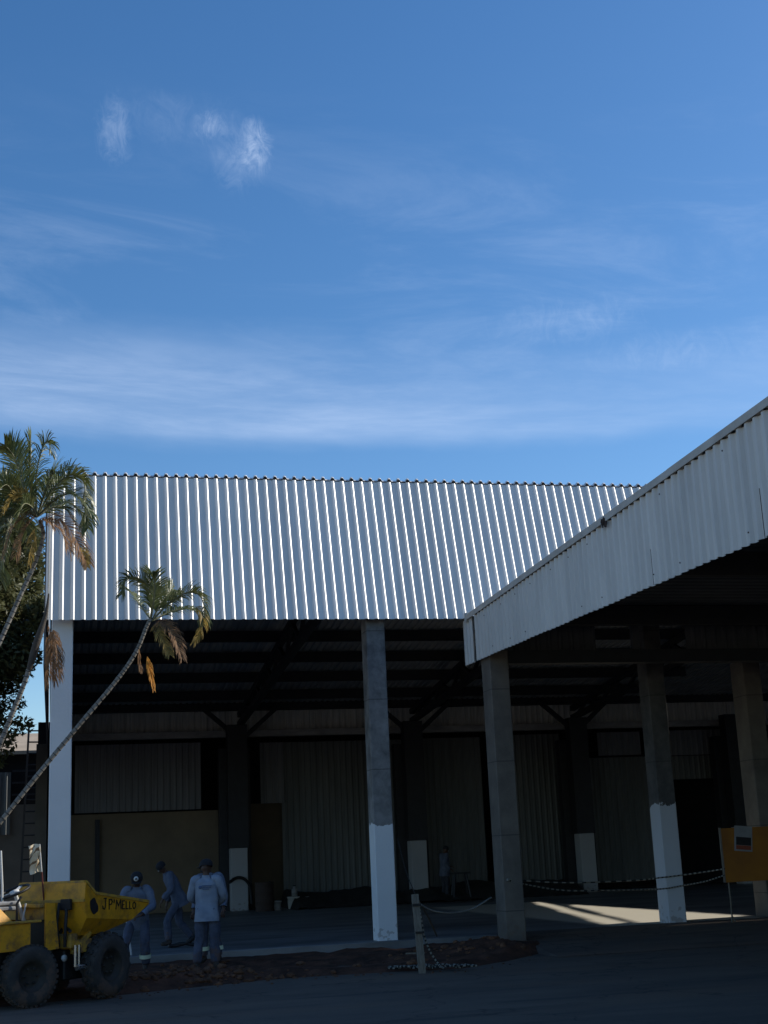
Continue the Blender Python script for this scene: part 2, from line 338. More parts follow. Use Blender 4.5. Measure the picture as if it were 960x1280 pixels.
# ------------------------------------------------------------------ setting: ground
g = MB(); g.add([(-700, -700, 0), (700, -700, 0), (700, 700, 0), (-700, 700, 0)], [(0, 1, 2, 3)])
tag(g.build('asphalt_road', M['asphalt']), kind='structure')
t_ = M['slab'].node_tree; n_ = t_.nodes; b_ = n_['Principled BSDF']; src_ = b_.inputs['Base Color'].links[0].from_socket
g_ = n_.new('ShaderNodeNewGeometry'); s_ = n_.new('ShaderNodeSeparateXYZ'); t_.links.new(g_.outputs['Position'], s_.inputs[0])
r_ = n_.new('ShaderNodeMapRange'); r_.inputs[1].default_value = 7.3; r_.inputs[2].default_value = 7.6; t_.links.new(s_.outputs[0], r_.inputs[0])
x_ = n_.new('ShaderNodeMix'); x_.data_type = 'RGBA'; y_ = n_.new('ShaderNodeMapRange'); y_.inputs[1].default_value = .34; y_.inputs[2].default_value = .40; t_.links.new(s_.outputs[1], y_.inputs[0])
m_ = n_.new('ShaderNodeMath'); m_.operation = 'MULTIPLY'; q_ = n_.new('ShaderNodeMapRange'); q_.inputs[1].default_value = 10.75; q_.inputs[2].default_value = 10.4; t_.links.new(s_.outputs[0], q_.inputs[0]); k_ = n_.new('ShaderNodeMath'); k_.operation = 'MULTIPLY'; t_.links.new(r_.outputs[0], k_.inputs[0]); t_.links.new(q_.outputs[0], k_.inputs[1]); t_.links.new(k_.outputs[0], m_.inputs[0]); z_ = n_.new('ShaderNodeMapRange'); z_.inputs[1].default_value = 13.9; z_.inputs[2].default_value = 13.4; t_.links.new(s_.outputs[1], z_.inputs[0]); h_ = n_.new('ShaderNodeMath'); h_.operation = 'MULTIPLY'; t_.links.new(y_.outputs[0], h_.inputs[0]); t_.links.new(z_.outputs[0], h_.inputs[1]); t_.links.new(h_.outputs[0], m_.inputs[1]); t_.links.new(m_.outputs[0], x_.inputs[0]); t_.links.new(src_, x_.inputs[6]); x_.inputs[7].default_value = (.58, .54, .45, 1); t_.links.new(x_.outputs[2], b_.inputs['Base Color'])  # pale area laid under the sun patch, so its brightness sits in the colour
g = MB(); g.add([(-90, -90, .004), (-5.6, -90, .004), (-5.6, 24, .004), (-90, 24, .004)], [(0, 1, 2, 3)]); tag(g.build('bounce_ground', mat('bounce_earth', (.34, .27, .20), .95, c2=(.27, .20, .145), vscale=.6, bump=.4, bscale=12)), kind='structure')  # unseen pale ground added to bounce warm light into the shade
s = MB(); rv = []
for i in range(2): rv += [((5.0, 32)[i], -3.2, .006), ((5.25, 32)[i], -.6, .15), ((5.25, 32)[i], .06, .2055), ((5.25, 32)[i], .36, .2045)]
rv += [(4.9, -.6, -.05), (4.9, .06, -.05)]
s.add(rv, [(0, 4, 5, 1), (1, 5, 6, 2), (2, 6, 7, 3), (0, 1, 8), (8, 1, 2, 9)]); tag(s.build('asphalt_ramp', M['asphalt']), kind='structure')
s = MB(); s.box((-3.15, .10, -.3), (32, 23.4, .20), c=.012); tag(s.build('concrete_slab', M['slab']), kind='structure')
# dug strip of earth between road and slab
FY = [(-9, -6.6), (-3.4, -5.5), (-1.76, -4.85), (-.6, -4.35), (.34, -3.95), (1.6, -4.05), (3.17, -4.3), (4.1, -3.5), (5.3, -2.0), (5.9, -.3)]
def fy(x):
    for (a, b), (c, d) in zip(FY, FY[1:]):
        if a <= x <= c: return b+(d-b)*(x-a)/(c-a)
    return FY[0][1] if x < -9 else FY[-1][1]
def bump(x, y, cx, cy, rx, ry, h): return h*math.exp(-((x-cx)/rx)**2-((y-cy)/ry)**2)
def soil_h(x, y):
    n = noise.fractal(V((x*1.4, y*1.4, 3)), 1, 2, 5)*.05 + noise.noise(V((x*5, y*5, 0)))*.025
    e = min(1, max(0, (y-fy(x))/.6))
    h = .035 + .05*e + n*e + bump(x, y, -.75, -3.6, 1.1, .55, .10) + bump(x, y, -1.9, -3.9, .7, .5, .06) + bump(x, y, 4.4, -1.7, .7, .9, .16) - bump(x, y, 1.6, -2.2, 1.4, .9, .08)
    return h*e - .03*(1-e)
m = MB(); nx, ny = 190, 56; vs = []; fs = []
for i in range(nx):
    x = -9 + 14.7*i/(nx-1); y0 = fy(x) + .10*noise.noise(V((x*2.3, 0, 9)))
    for j in range(ny):
        y = y0 + (.098-y0)*j/(ny-1); vs.append((x, y, soil_h(x, y)))
for i in range(nx-1):
    for j in range(ny-1): a = i*ny+j; fs.append((a, a+ny, a+ny+1, a+1))
m.add(vs, fs, 0, True); tag(m.build('dirt_strip', M['soil']), kind='structure')
# clods of loose earth
m = MB()
def clod(mb, p, r):
    bm = bmesh.new(); bmesh.ops.create_icosphere(bm, subdivisions=2, radius=r); off = V((random.random()*90, random.random()*90, 0))
    sx, sy, sz = random.uniform(.7, 1.4), random.uniform(.7, 1.3), random.uniform(.5, .8)
    for v in bm.verts:
        k = 1+.45*noise.noise(v.co/r*1.4+off); v.co = V((v.co.x*k*sx, v.co.y*k*sy, v.co.z*k*sz))+p
    bm.verts.index_update(); mb.add([v.co[:] for v in bm.verts], [[v.index for v in f.verts] for f in bm.faces], 0, False); bm.free()
for i in range(420):
    if i < 230: x = random.gauss(-.7, .75); y = random.gauss(-3.75, .28)
    elif i < 290: x = random.gauss(4.2, .7); y = random.gauss(-1.9, .6)
    else: x = random.uniform(-4, 5); y = fy(x)+random.uniform(.25, 3.4)
    if i > 370: y = fy(x)-abs(random.gauss(0, .25)); x = random.uniform(-3, 4.5); y = fy(x)-abs(random.gauss(0, .22)); r = random.choice((.010, .014, .02)); clod(m, V((x, y, r*.3)), r); continue
    if y > 0 or y < fy(x)+.08 or x > 5.4: continue
    r = random.choice((.015, .02, .028, .035, .045, .06)); clod(m, V((x, y, soil_h(x, y)+r*.25)), r)
tag(m.build('loose_soil', M['clod']), kind='stuff')

# ------------------------------------------------------------------ warehouse
WH = empty('warehouse', 'long open-fronted warehouse with bright ribbed metal front above white and grey columns', 'warehouse')
PA, X0, HE, HT, LEAN = .1913, -2.1134, 5.9537, 8.8597, .892
m = MB(); vv = V((0, LEAN, HT-HE)); nn = V((0, -1, LEAN/(HT-HE))).normalized()
corrug(m, (-2.93, 0, HE), (1, 0, 0), lambda q: V((0, 0, 0)), lambda q: vv, 33, PA, nn, h=.024, pan=.48, side=.12, topw=.22, phase=(X0+2.93-.74*PA) % PA)
m.build('front_cladding', M['zinc'], WH)
m = MB(); m.box((-2.955, -.02, HE+.0), (-2.932, .0, HE+.02))
# gable-end edge angle
m = MB(); e0, e1 = V((-2.945, -.03, HE-.005)), V((-2.945, LEAN-.03, HT)); m.bar(e0, e1, .035, .06); m.build('corner_flashing', M['zinc'], WH)
# roof sheet, ribs along y, with added holes shaped so the sun draws the floor patch
RZ = lambda y: 8.885 - .12*(y-.80)
def sunhole(px):
    out = []
    for x, y in px:
        p = onz(x, y, .2); t = (8.885-.12*(p.y-.8)-p.z)/(SUN.z+.12*SUN.y); out.append(p+SUN*t)
    return out
HOLES = [sunhole(q) for q in ([(664.5, 1127.5), (757, 1155.5), (784, 1153.5), (677, 1127.3)], [(708, 1130), (799, 1153.5), (859, 1150.5), (941, 1144.5)])]
def span(poly, x):
    ys = []
    for a, b in zip(poly, poly[1:]+poly[:1]):
        if (a.x-x)*(b.x-x) < 0: ys.append(a.y+(b.y-a.y)*(x-a.x)/(b.x-a.x))
    return (min(ys), max(ys)) if len(ys) >= 2 else None
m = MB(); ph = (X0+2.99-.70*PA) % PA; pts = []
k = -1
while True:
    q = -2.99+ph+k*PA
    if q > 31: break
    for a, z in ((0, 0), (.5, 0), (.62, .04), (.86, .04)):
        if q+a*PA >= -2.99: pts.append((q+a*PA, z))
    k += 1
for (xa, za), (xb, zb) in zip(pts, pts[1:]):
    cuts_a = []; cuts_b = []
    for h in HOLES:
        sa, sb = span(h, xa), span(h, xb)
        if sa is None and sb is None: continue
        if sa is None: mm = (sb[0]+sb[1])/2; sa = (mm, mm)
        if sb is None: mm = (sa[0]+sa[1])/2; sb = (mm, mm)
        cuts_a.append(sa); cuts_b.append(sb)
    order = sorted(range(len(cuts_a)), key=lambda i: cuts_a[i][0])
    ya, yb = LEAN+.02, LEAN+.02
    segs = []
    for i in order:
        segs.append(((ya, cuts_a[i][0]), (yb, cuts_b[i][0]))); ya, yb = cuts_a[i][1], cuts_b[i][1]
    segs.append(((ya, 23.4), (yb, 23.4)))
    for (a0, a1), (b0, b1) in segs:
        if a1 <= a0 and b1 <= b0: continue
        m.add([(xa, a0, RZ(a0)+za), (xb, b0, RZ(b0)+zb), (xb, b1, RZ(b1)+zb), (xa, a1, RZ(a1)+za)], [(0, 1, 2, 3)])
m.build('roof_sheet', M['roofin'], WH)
# bright ridge capping laid over the front end of the roof ribs
m = MB(); vs = []; fs = []; i = 0; q = -2.99+ph
while q < 14:
    for a, z in ((.40, .0), (.50, .0), (.58, .035), (.66, .052), (.82, .052), (.90, .035), (.98, 0.), (1.08, 0)):
        x = q+a*PA; vs += [(x, LEAN-.012, RZ(LEAN)+.004+z), (x, LEAN+.022, RZ(LEAN)+.036+z), (x, LEAN+.35, RZ(LEAN+.35)+.036+z)]
    for j in range(7): b = i*24+3*j; fs += [(b, b+3, b+4, b+1), (b+1, b+4, b+5, b+2)]
    if i: b = i*24; fs += [(b-3, b, b+1, b-2), (b-2, b+1, b+2, b-1)]
    i += 1; q += PA
m.add(vs, fs); m.build('ridge_cap', M['cap'], WH)
# closed gable on the left, blind backing behind the rear sheets
m = MB(); m.box((-2.99, .95, 5.3), (-2.955, 23.4, 9.0)); m.build('gable_sheet', M['backgrey'], WH)
m = MB(); m.box((-3.3, 19.2, .0), (-2.96, 22.98, 5.45)); m.build('gable_wall', M['neighwall'], WH)
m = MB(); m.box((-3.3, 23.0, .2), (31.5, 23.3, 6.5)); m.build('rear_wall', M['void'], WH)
m = MB(); m.box((31.1, .3, .2), (31.5, 22.98, 9.4)); m.build('sunblock_end_wall', M['backgrey'], WH)  # unseen wall added to close the right end against low sun
# columns
def column(x, y, wd, dp, z1, mt, parent, label=None):
    mb = MB(); mb.box((x, y, -.05), (x+wd, y+dp, z1), c=.014); o = mb.build('column', mt, parent)
    if label: o['label'] = label
    return o
column(-2.85, .30, .375, .42, 6.75, M['col_white'], WH, 'fully white painted corner column')
column(2.885, .22, .36, .42, 6.55, M['col_mid'], WH, 'grey concrete column with white painted foot')
column(8.54, .33, .36, .45, 6.8, M['col_shaded'], WH, 'dark column with white painted foot, striped chains across it')
column(14.3, .33, .36, .45, 6.8, M['col_shaded'], WH)
for x in (2.62, 8.40, 14.16, 19.9):
    mb = MB(); mb.box((x, 19, .2), (x+.52, 19.5, 2.08), c=.015); o = mb.build('column_plinth', M['col_back'], WH)
    mb = MB(); mb.box((x-.05, 19.02, 2.085), (x+.57, 19.48, 5.9)); mb.box((x-.28, 19.55, .2), (x+.72, 19.9, 5.2)); mb.build('rear_column', M['steel'], WH)
# purlins, rafters
for y in (2.6, 4.75, 6.9, 9.05, 11.2, 13.3, 15.5, 17.7):
    mb = MB(); mb.box((-2.9, y-.06, RZ(y)-.33), (16.8, y+.06, RZ(y)-.04)); mb.build('purlin', M['steel'], WH)
mb = MB(); mb.box((-2.9, 19.5, 6.42), (30, 19.9, 6.66)); mb.build('eaves_beam', M['steel'], WH)
for x in (3.02, 8.74, 14.4):
    mb = MB(); lo = lambda y: 5.95+(19.2-y)*.078
    mb.bar((x, 1.2, RZ(1.2)-.42), (x, 19.4, RZ(19.4)-.42), .16, .16); mb.bar((x, 1.2, lo(1.2)), (x, 19.4, lo(19.4)), .18, .16)
    y = 1.4; up = True
    while y < 18.6:
        a, b = (lo(y), RZ(y+1.1)-.42) if up else (RZ(y)-.42, lo(y+1.1)); mb.bar((x, y, a), (x, y+1.1, b), .09, .09); up = not up; y += 1.1
    mb.build('rafter', M['steel'], WH)
    for sgn in (-1, 1):
        mb = MB(); mb.bar((x+sgn*.1, 19.25, 5.5), (x+sgn*1.25, 19.25, 6.5), .12, .14); mb.build('knee_brace', M['steel'], WH)
# rear wall panels (outline in photo pixels on the plane y = Y)
def wallsheet(name, px0, py0, px1, py1, Y, mt, rib=True, pitch=.2, label=None, h=.03):
    pm = (px0+px1)/2; x0, x1, z0, z1 = at(px0, py1, Y).x, at(px1, py1, Y).x, max(at(pm, py1, Y).z, .21), at(pm, py0, Y).z
    mb = MB()
    if rib: corrug(mb, (x0, Y, z0), (1, 0, 0), lambda q: V((0, 0, 0)), lambda q: V((0, 0, z1-z0)), x1-x0, pitch, (0, -1, 0), h=h)
    else: mb.box((x0, Y, z0), (x1, Y+.08, z1))
    o = mb.build(name, mt, WH)
    if label: o['label'] = label
    return o
mb = MB(); za, zb = at(300, 913, 20.4).z, at(300, 887, 20.4).z; corrug(mb, (-2.9, 20.4, za), (1, 0, 0), lambda q: V((0, 0, 0)), lambda q: V((0, 0, zb-za)), 30, .2, (0, -1, 0)); o = mb.build('clerestory_strip', M['strip'], WH); o['label'] = 'pale corrugated strip under the rear eaves'
mb = MB(); a = at(300, 921, 19.95); b = at(300, 913, 19.95); mb.box((-2.9, 19.95, a.z), (30, 20.2, b.z)); mb.build('gutter', M['gutter'], WH)
wallsheet('hanging_panel', 93, 930, 252, 1014, 20.35, M['backgrey'])
wallsheet('beige_wall', 60, 1016, 291, 1150, 20.6, M['beige'], False)
wallsheet('hanging_panel', 326, 928, 356, 1004, 20.35, M['backgrey'])
wallsheet('brown_board', 312, 1004, 357, 1150, 20.6, M['brown'], False)
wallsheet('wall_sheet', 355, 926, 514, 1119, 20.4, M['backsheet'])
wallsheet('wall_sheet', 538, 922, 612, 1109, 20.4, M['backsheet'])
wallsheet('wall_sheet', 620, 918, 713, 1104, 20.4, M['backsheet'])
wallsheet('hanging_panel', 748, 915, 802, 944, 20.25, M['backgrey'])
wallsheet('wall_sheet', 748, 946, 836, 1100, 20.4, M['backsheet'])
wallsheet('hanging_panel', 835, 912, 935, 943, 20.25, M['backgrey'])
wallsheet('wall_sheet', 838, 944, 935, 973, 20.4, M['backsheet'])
mb = MB(); a = at(118, 1150, 20.5); mb.box((a.x, 20.45, .2), (a.x+.14, 20.595, 3.15)); mb.build('wall_post', M['steel'], WH)
# low bank of dark debris along the rear wall
m = MB(); vs = []; fs = []
for i in range(70):
    x = 4.3+9.5*i/69
    for j in range(9):
        y = 17.2+3.1*j/8; hgt = (.45+.25*noise.noise(V((x*.8, 0, 2))))*math.sin(math.pi*min(1, j/8*.62+.02))+.08*noise.noise(V((x*3, y*3, 1)))
        vs.append((x, y, .19+max(0, hgt)*(1 if .0 < i < 69 else 0)))
for i in range(69):
    for j in range(8): a = i*9+j; fs.append((a, a+9, a+10, a+1))
m.add(vs, fs, 0, True); tag(m.build('rubble_heap', M['rubble']), 'low dark heap of debris along the foot of the rear metal sheets', 'rubble heap')

# ------------------------------------------------------------------ canopy building on the right
CB = empty('canopy_building', 'deep metal canopy with grey ribbed fascia sloping in from the right', 'canopy')
XB, PB = 4.7896, .1945
ztop = lambda y: 5.895 - .0299*(y+.52)           # underside line of the flashing
zbot = lambda y: 5.085 + .0190*(y-.2)
m = MB()
corrug(m, (XB, -.50, 0), (0, -1, 0), lambda q: V((0, 0, zbot(-.5-q)+.006*(int(q/PB/5) % 2))), lambda q: V((0, 0, ztop(-.5-q)+.012)), 25.5, PB, (-1, 0, 0), h=.042, pan=.44, side=.18, topw=.22, phase=.02)
m.build('fascia', M['oldsheet'], CB)
m = MB(); corrug(m, (XB+.012, .24, 0), (0, -1, 0), lambda q: V((0, 0, zbot(.24-q))), lambda q: V((0, 0, 5.925)), .725, PB, (-1, 0, 0), h=.042, pan=.44, side=.18, topw=.22)
o = m.build('fascia', M['oldsheet'], CB); o['label'] = 'short end length of fascia past the open seam'
m = MB()
prof = lambda y: ((XB-.060, ztop(y)+.012), (XB-.066, ztop(y)+.105), (XB-.03, ztop(y)+.127), (XB+.35, ztop(y)+.14), (XB+.35, ztop(y)+.13), (XB-.025, ztop(y)+.114), (XB-.056, ztop(y)+.095), (XB-.050, ztop(y)+.012))
y = -.16; lens = 3.0; first = True
while y > -26:
    y2 = max(-26, y-lens); p0, p1 = prof(y), prof(y2-.05); d = .0 if first else .003
    vs = [(p[0]-d, y, p[1]+d) for p in p0]+[(p[0]-d, y2, p[1]+d) for p in p1]; k = len(p0)
    m.add(vs, [(i, (i+1) % k, (i+1) % k+k, i+k) for i in range(k)]+[tuple(range(k))[::-1], tuple(range(k, 2*k))]); y = y2; first = not first
m.build('flashing', M['flash'], CB)
m = MB(); m.box((XB-.075, -.20, ztop(-.2)-.02), (XB+.05, -.13, ztop(-.2)+.15)); m.build('flashing_end', M['flash'], CB)
# torn rusty spot on the flashing
m = MB(); c = V((XB-.070, -7.05, ztop(-7.05)+.05))
for i in range(9): p = c+V((-.006*random.random(), random.uniform(-.10, .10), random.uniform(-.07, .03))); m.bar(p, p+V((-.01, random.uniform(-.05, .05), -.05-.05*random.random())), .012, .035)
m.build('torn_patch', M['rust'], CB)
# fasteners and small holes in the fascia
for i in range(26):
    y = -1.3-i*.42; k = round((-.5-y-.02-.76*PB)/PB); yy = -.5-(k*PB+.02+.76*PB)
    for z in ([zbot(yy)+.13] if i % 2 else [ztop(yy)-.12]):
        if random.random() < .55:
            m = MB(); m.lathe([(.011, 0), (.011, .007), (0, .008)], 6, X=Matrix.Translation((XB-.042, yy, z)) @ Matrix.Rotation(-math.pi/2, 4, 'Y')); m.build('fastener', M['rust'], CB)
for y in (-2.42, -5.35, -8.28, -11.2):           # lap seams
    k = round((-.5-y-.02)/PB); yy = -.5-(k*PB+.02+.03)
    m = MB(); m.box((XB-.004, yy-.005, zbot(yy)+.01), (XB-.0005, yy+.004, zbot(yy)+.40+.3*random.random())); m.build('lap_seam', M['rust'], CB)
# roof, ribs along x
m = MB()
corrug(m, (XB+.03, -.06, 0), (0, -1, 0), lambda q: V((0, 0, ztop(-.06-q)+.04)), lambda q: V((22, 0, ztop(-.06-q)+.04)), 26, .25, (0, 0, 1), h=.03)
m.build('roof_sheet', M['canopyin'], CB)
for y in (-1.3, -5.2, -9.1, -13, -16.9, -20.8, -24.7):
    mb = MB(); mb.box((XB+.06, y-.08, ztop(y)-.32), (26, y+.08, ztop(y)+.02)); mb.build('rafter', M['steel'], CB)
mb = MB(); mb.box((XB+.1, -.82, 4.98), (26, -.56, 5.22)); mb.build('beam', M['steel'], CB)
for x0, x1 in ((4.95, 7.22), (9.0, 25.9)):
    mb = MB(); corrug(mb, (x0, -.55, 5.24), (1, 0, 0), lambda q: V((0, 0, 0)), lambda q: V((0, 0, .62)), x1-x0, .22, (0, -1, 0)); mb.build('infill_panel', M['canopyin'], CB)
mb = MB(); mb.box((7.88, -.6, 5.225), (8.02, -.5, 5.88)); mb.build('infill_post', M['canopyin'], CB)
mb = MB(); mb.box((XB+.4, -.22, 5.957), (31, .30, 5.968)); mb.build('gap_sunblock', M['flash'], CB)  # added cover that stops sun slipping between canopy roof and eave
mb = MB(); mb.box((26, -26, 0), (26.2, .05, 7.6)); mb.build('sunblock_side_wall', M['backgrey'], CB)  # unseen wall added to block sun from the far right
column(4.86, -1.05, .36, .5, 5.2, M['col_bare'], CB, 'bare brown-grey corner column')
column(10.78, .62, .38, .55, 5.2, M['col_bare'], CB, 'bare column behind the orange board')

# ------------------------------------------------------------------ left background
NB = empty('neighbouring_building', 'low building with tan roof edge far behind on the left', 'building')
mb = MB(); mb.box((-16, 25, 0), (-2.97, 33, 3.9)); mb.build('wall', M['neighwall'], NB)
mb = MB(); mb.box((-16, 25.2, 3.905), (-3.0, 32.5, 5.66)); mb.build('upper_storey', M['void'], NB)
mb = MB(); mb.add([(-16.3, 24.8, 5.6), (-3.1, 24.8, 5.6), (-3.1, 29, 6.55), (-16.3, 29, 6.55), (-16.3, 24.8, 5.72), (-3.1, 24.8, 5.72), (-3.1, 29, 6.7), (-16.3, 29, 6.7)], [(0, 3, 2, 1), (4, 5, 6, 7), (0, 1, 5, 4), (1, 2, 6, 5), (2, 3, 7, 6), (3, 0, 4, 7)]); mb.build('roof', M['tan'], NB)
mb = MB(); corrug(mb, (-8.5, 24.9, 2.9), (1, 0, 0), lambda q: V((0, 0, 0)), lambda q: V((0, 0, 2.1)), 4.3, .2, (0, -1, 0)); mb.build('metal_panel', M['backsheet'], NB)
for zz in (4.2, 4.6, 5.0):
    mb = MB(); mb.box((-4.15, 24.7, zz), (-3.35, 24.78, zz+.06)); mb.build('rail', M['steel'], NB)
# ladder
LD = empty('ladder', 'dark steel ladder standing against the far wall left of the white corner column', 'ladder')
p0, p1 = at(24, 1112, 23.2), at(36.5, 903, 24.2); q0, q1 = at(41, 1112, 23.2), at(50.5, 903, 24.2)
p0.z = q0.z = .0
for a, b in ((p0, p1), (q0, q1)):
    mb = MB(); mb.bar(a, b, .07, .07, up=(0, 1, 0)); mb.build('stile', M['ladder'], LD)
for i in range(1, 17):
    t = i/17; mb = MB(); mb.tube([p0.lerp(p1, t+.015), q0.lerp(q1, t+.015)], .028, 6); mb.build('rung', M['ladder'], LD)

# ------------------------------------------------------------------ vegetation
def catmull(P, n):
    P = [V(p) for p in P]; out = []
    Q = [2*P[0]-P[1]]+P+[2*P[-1]-P[-2]]
    segs = len(P)-1
    for i in range(n+1):
        t = i/n*segs; k = min(int(t), segs-1); u = t-k; a, b, c, d = Q[k:k+4]
        out.append(.5*((2*b)+(c-a)*u+(2*a-5*b+4*c-d)*u*u+(3*b-a-3*c+d)*u**3))
    return out
def frond(pts, mt, parent, length=.36, n=34, roll=0., droop=.25, width=.024, ang=.9, start=.14, label=None, stem=M['stem'], ragged=.15, r0=.016, curl=0.):
    C = catmull(pts, 40); mb = MB(); n = int(n*1.9); length *= 1.12
    if mt in (M['frond_dead'], M['frond_yellow'], M['frond_orange']): width = min(width, .024)*.55
    else: width *= .8; mb.tube(C, [r0*(1-.85*i/40)+.002 for i in range(41)], 5, 1)
    for k in range(n):
        t = start+(1-start)*k/(n-1); f = t*40; i = min(int(f), 39); p = C[i].lerp(C[i+1], f-i)
        T = (C[min(i+1, 40)]-C[max(i-1, 0)]).normalized(); S = T.cross(V((0, 0, 1)))
        if S.length < .15: S = T.cross(V((0, 1, 0)))
        S.normalize(); S = Matrix.Rotation(roll, 3, T) @ S; U = S.cross(T)
        ln = length*(.35+.65*math.sin(math.pi*(.12+.80*t))**.8)
        for sg in (-1, 1):
            if random.random() < ragged*.5: continue
            l2 = ln*random.uniform(1-ragged*1.6, 1.05); aa = ang*random.uniform(.85, 1.12)*(1-.35*t)
            D = (S*sg*math.sin(aa)+T*math.cos(aa)+U*random.uniform(.05, .35)).normalized()
            a = p; b = a+D*l2*.5; D2 = (D+V((0, 0, -1))*droop*random.uniform(.6, 1.5)).normalized(); c = b+D2*l2*.32
            D3 = (D2+V((0, 0, -1))*(droop+curl)*random.uniform(.7, 1.6)).normalized(); d = c+D3*l2*.22
            W = D.cross(U+V((random.uniform(-.4, .4), random.uniform(-.4, .4), random.uniform(-.4, .4)))).normalized()*width*random.uniform(.7, 1.15)
            mb.add([a-W*.35, a+W*.35, b+W*.5, b-W*.5, c+W*.38, c-W*.38, d], [(0, 1, 2, 3), (3, 2, 4, 5), (5, 4, 6)], 0, False)
    o = mb.build('frond', [mt, stem], parent)
    if label: o['label'] = label
    return o
def P3(lst, Y):                                   # (px, py, dY) -> local points at real depth
    return [at(x, y, Y+d) for x, y, d in lst]
def palm_trunk(pts, r0, r1, parent, ring=.085):
    NS = 150
    C = catmull(pts, NS); mb = MB(); mb.tube(C, [r0+(r1-r0)*i/NS+.003*noise.noise(V((i*.4, r0*99, 0))) for i in range(NS+1)], 10, 0)
    acc = 0
    for i in range(NS):
        acc += (C[i+1]-C[i]).length
        if acc > ring:
            acc = 0; r = r0+(r1-r0)*i/NS; d = (C[i+1]-C[i]).normalized()*.010
            mb.tube([C[i]-d*.6, C[i]+d*.6], [r*1.02, r*random.uniform(1.10, 1.30)], 10, 1)
    return mb.build('trunk', [M['ptrunk'], M['pring']], parent)
# small leaning palm before the warehouse front
Y = -2.0
PS = empty('palm_tree', 'small palm on a long thin trunk leaning right across the white corner column', 'palm tree', group='palms by the warehouse corner')
base = V((-5.2, -2.0, 0))
palm_trunk([base, at(-42, 1080, Y), at(0, 1028, Y), at(50, 965, Y), at(100, 905, Y), at(146, 850, Y), at(170, 815, Y), at(183, 784, Y), at(189, 772, Y)], .042, .031, PS, .055)
FR = M['frond']
for lst, mt, kw in (
    ([(188, 776, 0), (190, 750, -.1), (182, 728, -.2), (160, 722, -.3), (153, 742, -.3)], FR, dict(length=.30, roll=.5, droop=.5)),
    ([(188, 776, 0), (193, 745, -.2), (192, 722, -.3), (183, 716, -.5)], FR, dict(length=.30, roll=-.5)),
    ([(190, 776, 0), (202, 752, .1), (214, 738, .3), (216, 742, .4)], FR, dict(length=.26, roll=1.0)),
    ([(190, 776, 0), (214, 752, -.1), (238, 740, -.2), (252, 748, -.3), (257, 775, -.3)], FR, dict(length=.34, roll=-.3, droop=.55, n=40)),
    ([(190, 776, 0), (216, 764, .2), (240, 762, .4), (252, 775, .5)], FR, dict(length=.28, roll=.4, droop=.6)),
    ([(190, 776, 0), (178, 760, .3), (168, 745, .6), (160, 738, .8)], FR, dict(length=.25, roll=.4, droop=.4)),
    ([(238, 752, -.25), (252, 766, -.3), (252, 785, -.3), (243, 803, -.3)], M['frond_yellow'], dict(length=.18, roll=.9, droop=.7, n=22, label='yellow-brown hanging frond tip')),
    ([(190, 776, 0), (205, 780, -.25), (219, 797, -.35), (227, 822, -.4)], M['frond_dead'], dict(length=.24, roll=.6, droop=.5, n=40, ragged=.3, label='brown dead frond hanging right')),
    ([(190, 776, 0), (198, 788, -.3), (206, 804, -.35), (212, 818, -.4)], M['frond_yellow'], dict(length=.20, roll=.8, droop=.6, n=26, ragged=.25)),
    ([(187, 776, 0), (181, 800, -.2), (185, 826, -.25), (191, 858, -.25)], M['frond_orange'], dict(length=.21, roll=1.2, droop=.6, n=28, start=.60, ang=.42, width=.02, ragged=.35, label='bright orange dead frond hanging down')),
    ([(187, 776, 0), (176, 800, -.1), (173, 822, -.1), (176, 838, -.1)], M['frond_dead'], dict(length=.16, roll=1.0, droop=.9, n=14, start=.5, ang=.5, ragged=.4))):
    frond(P3(lst, Y), mt, PS, **kw)
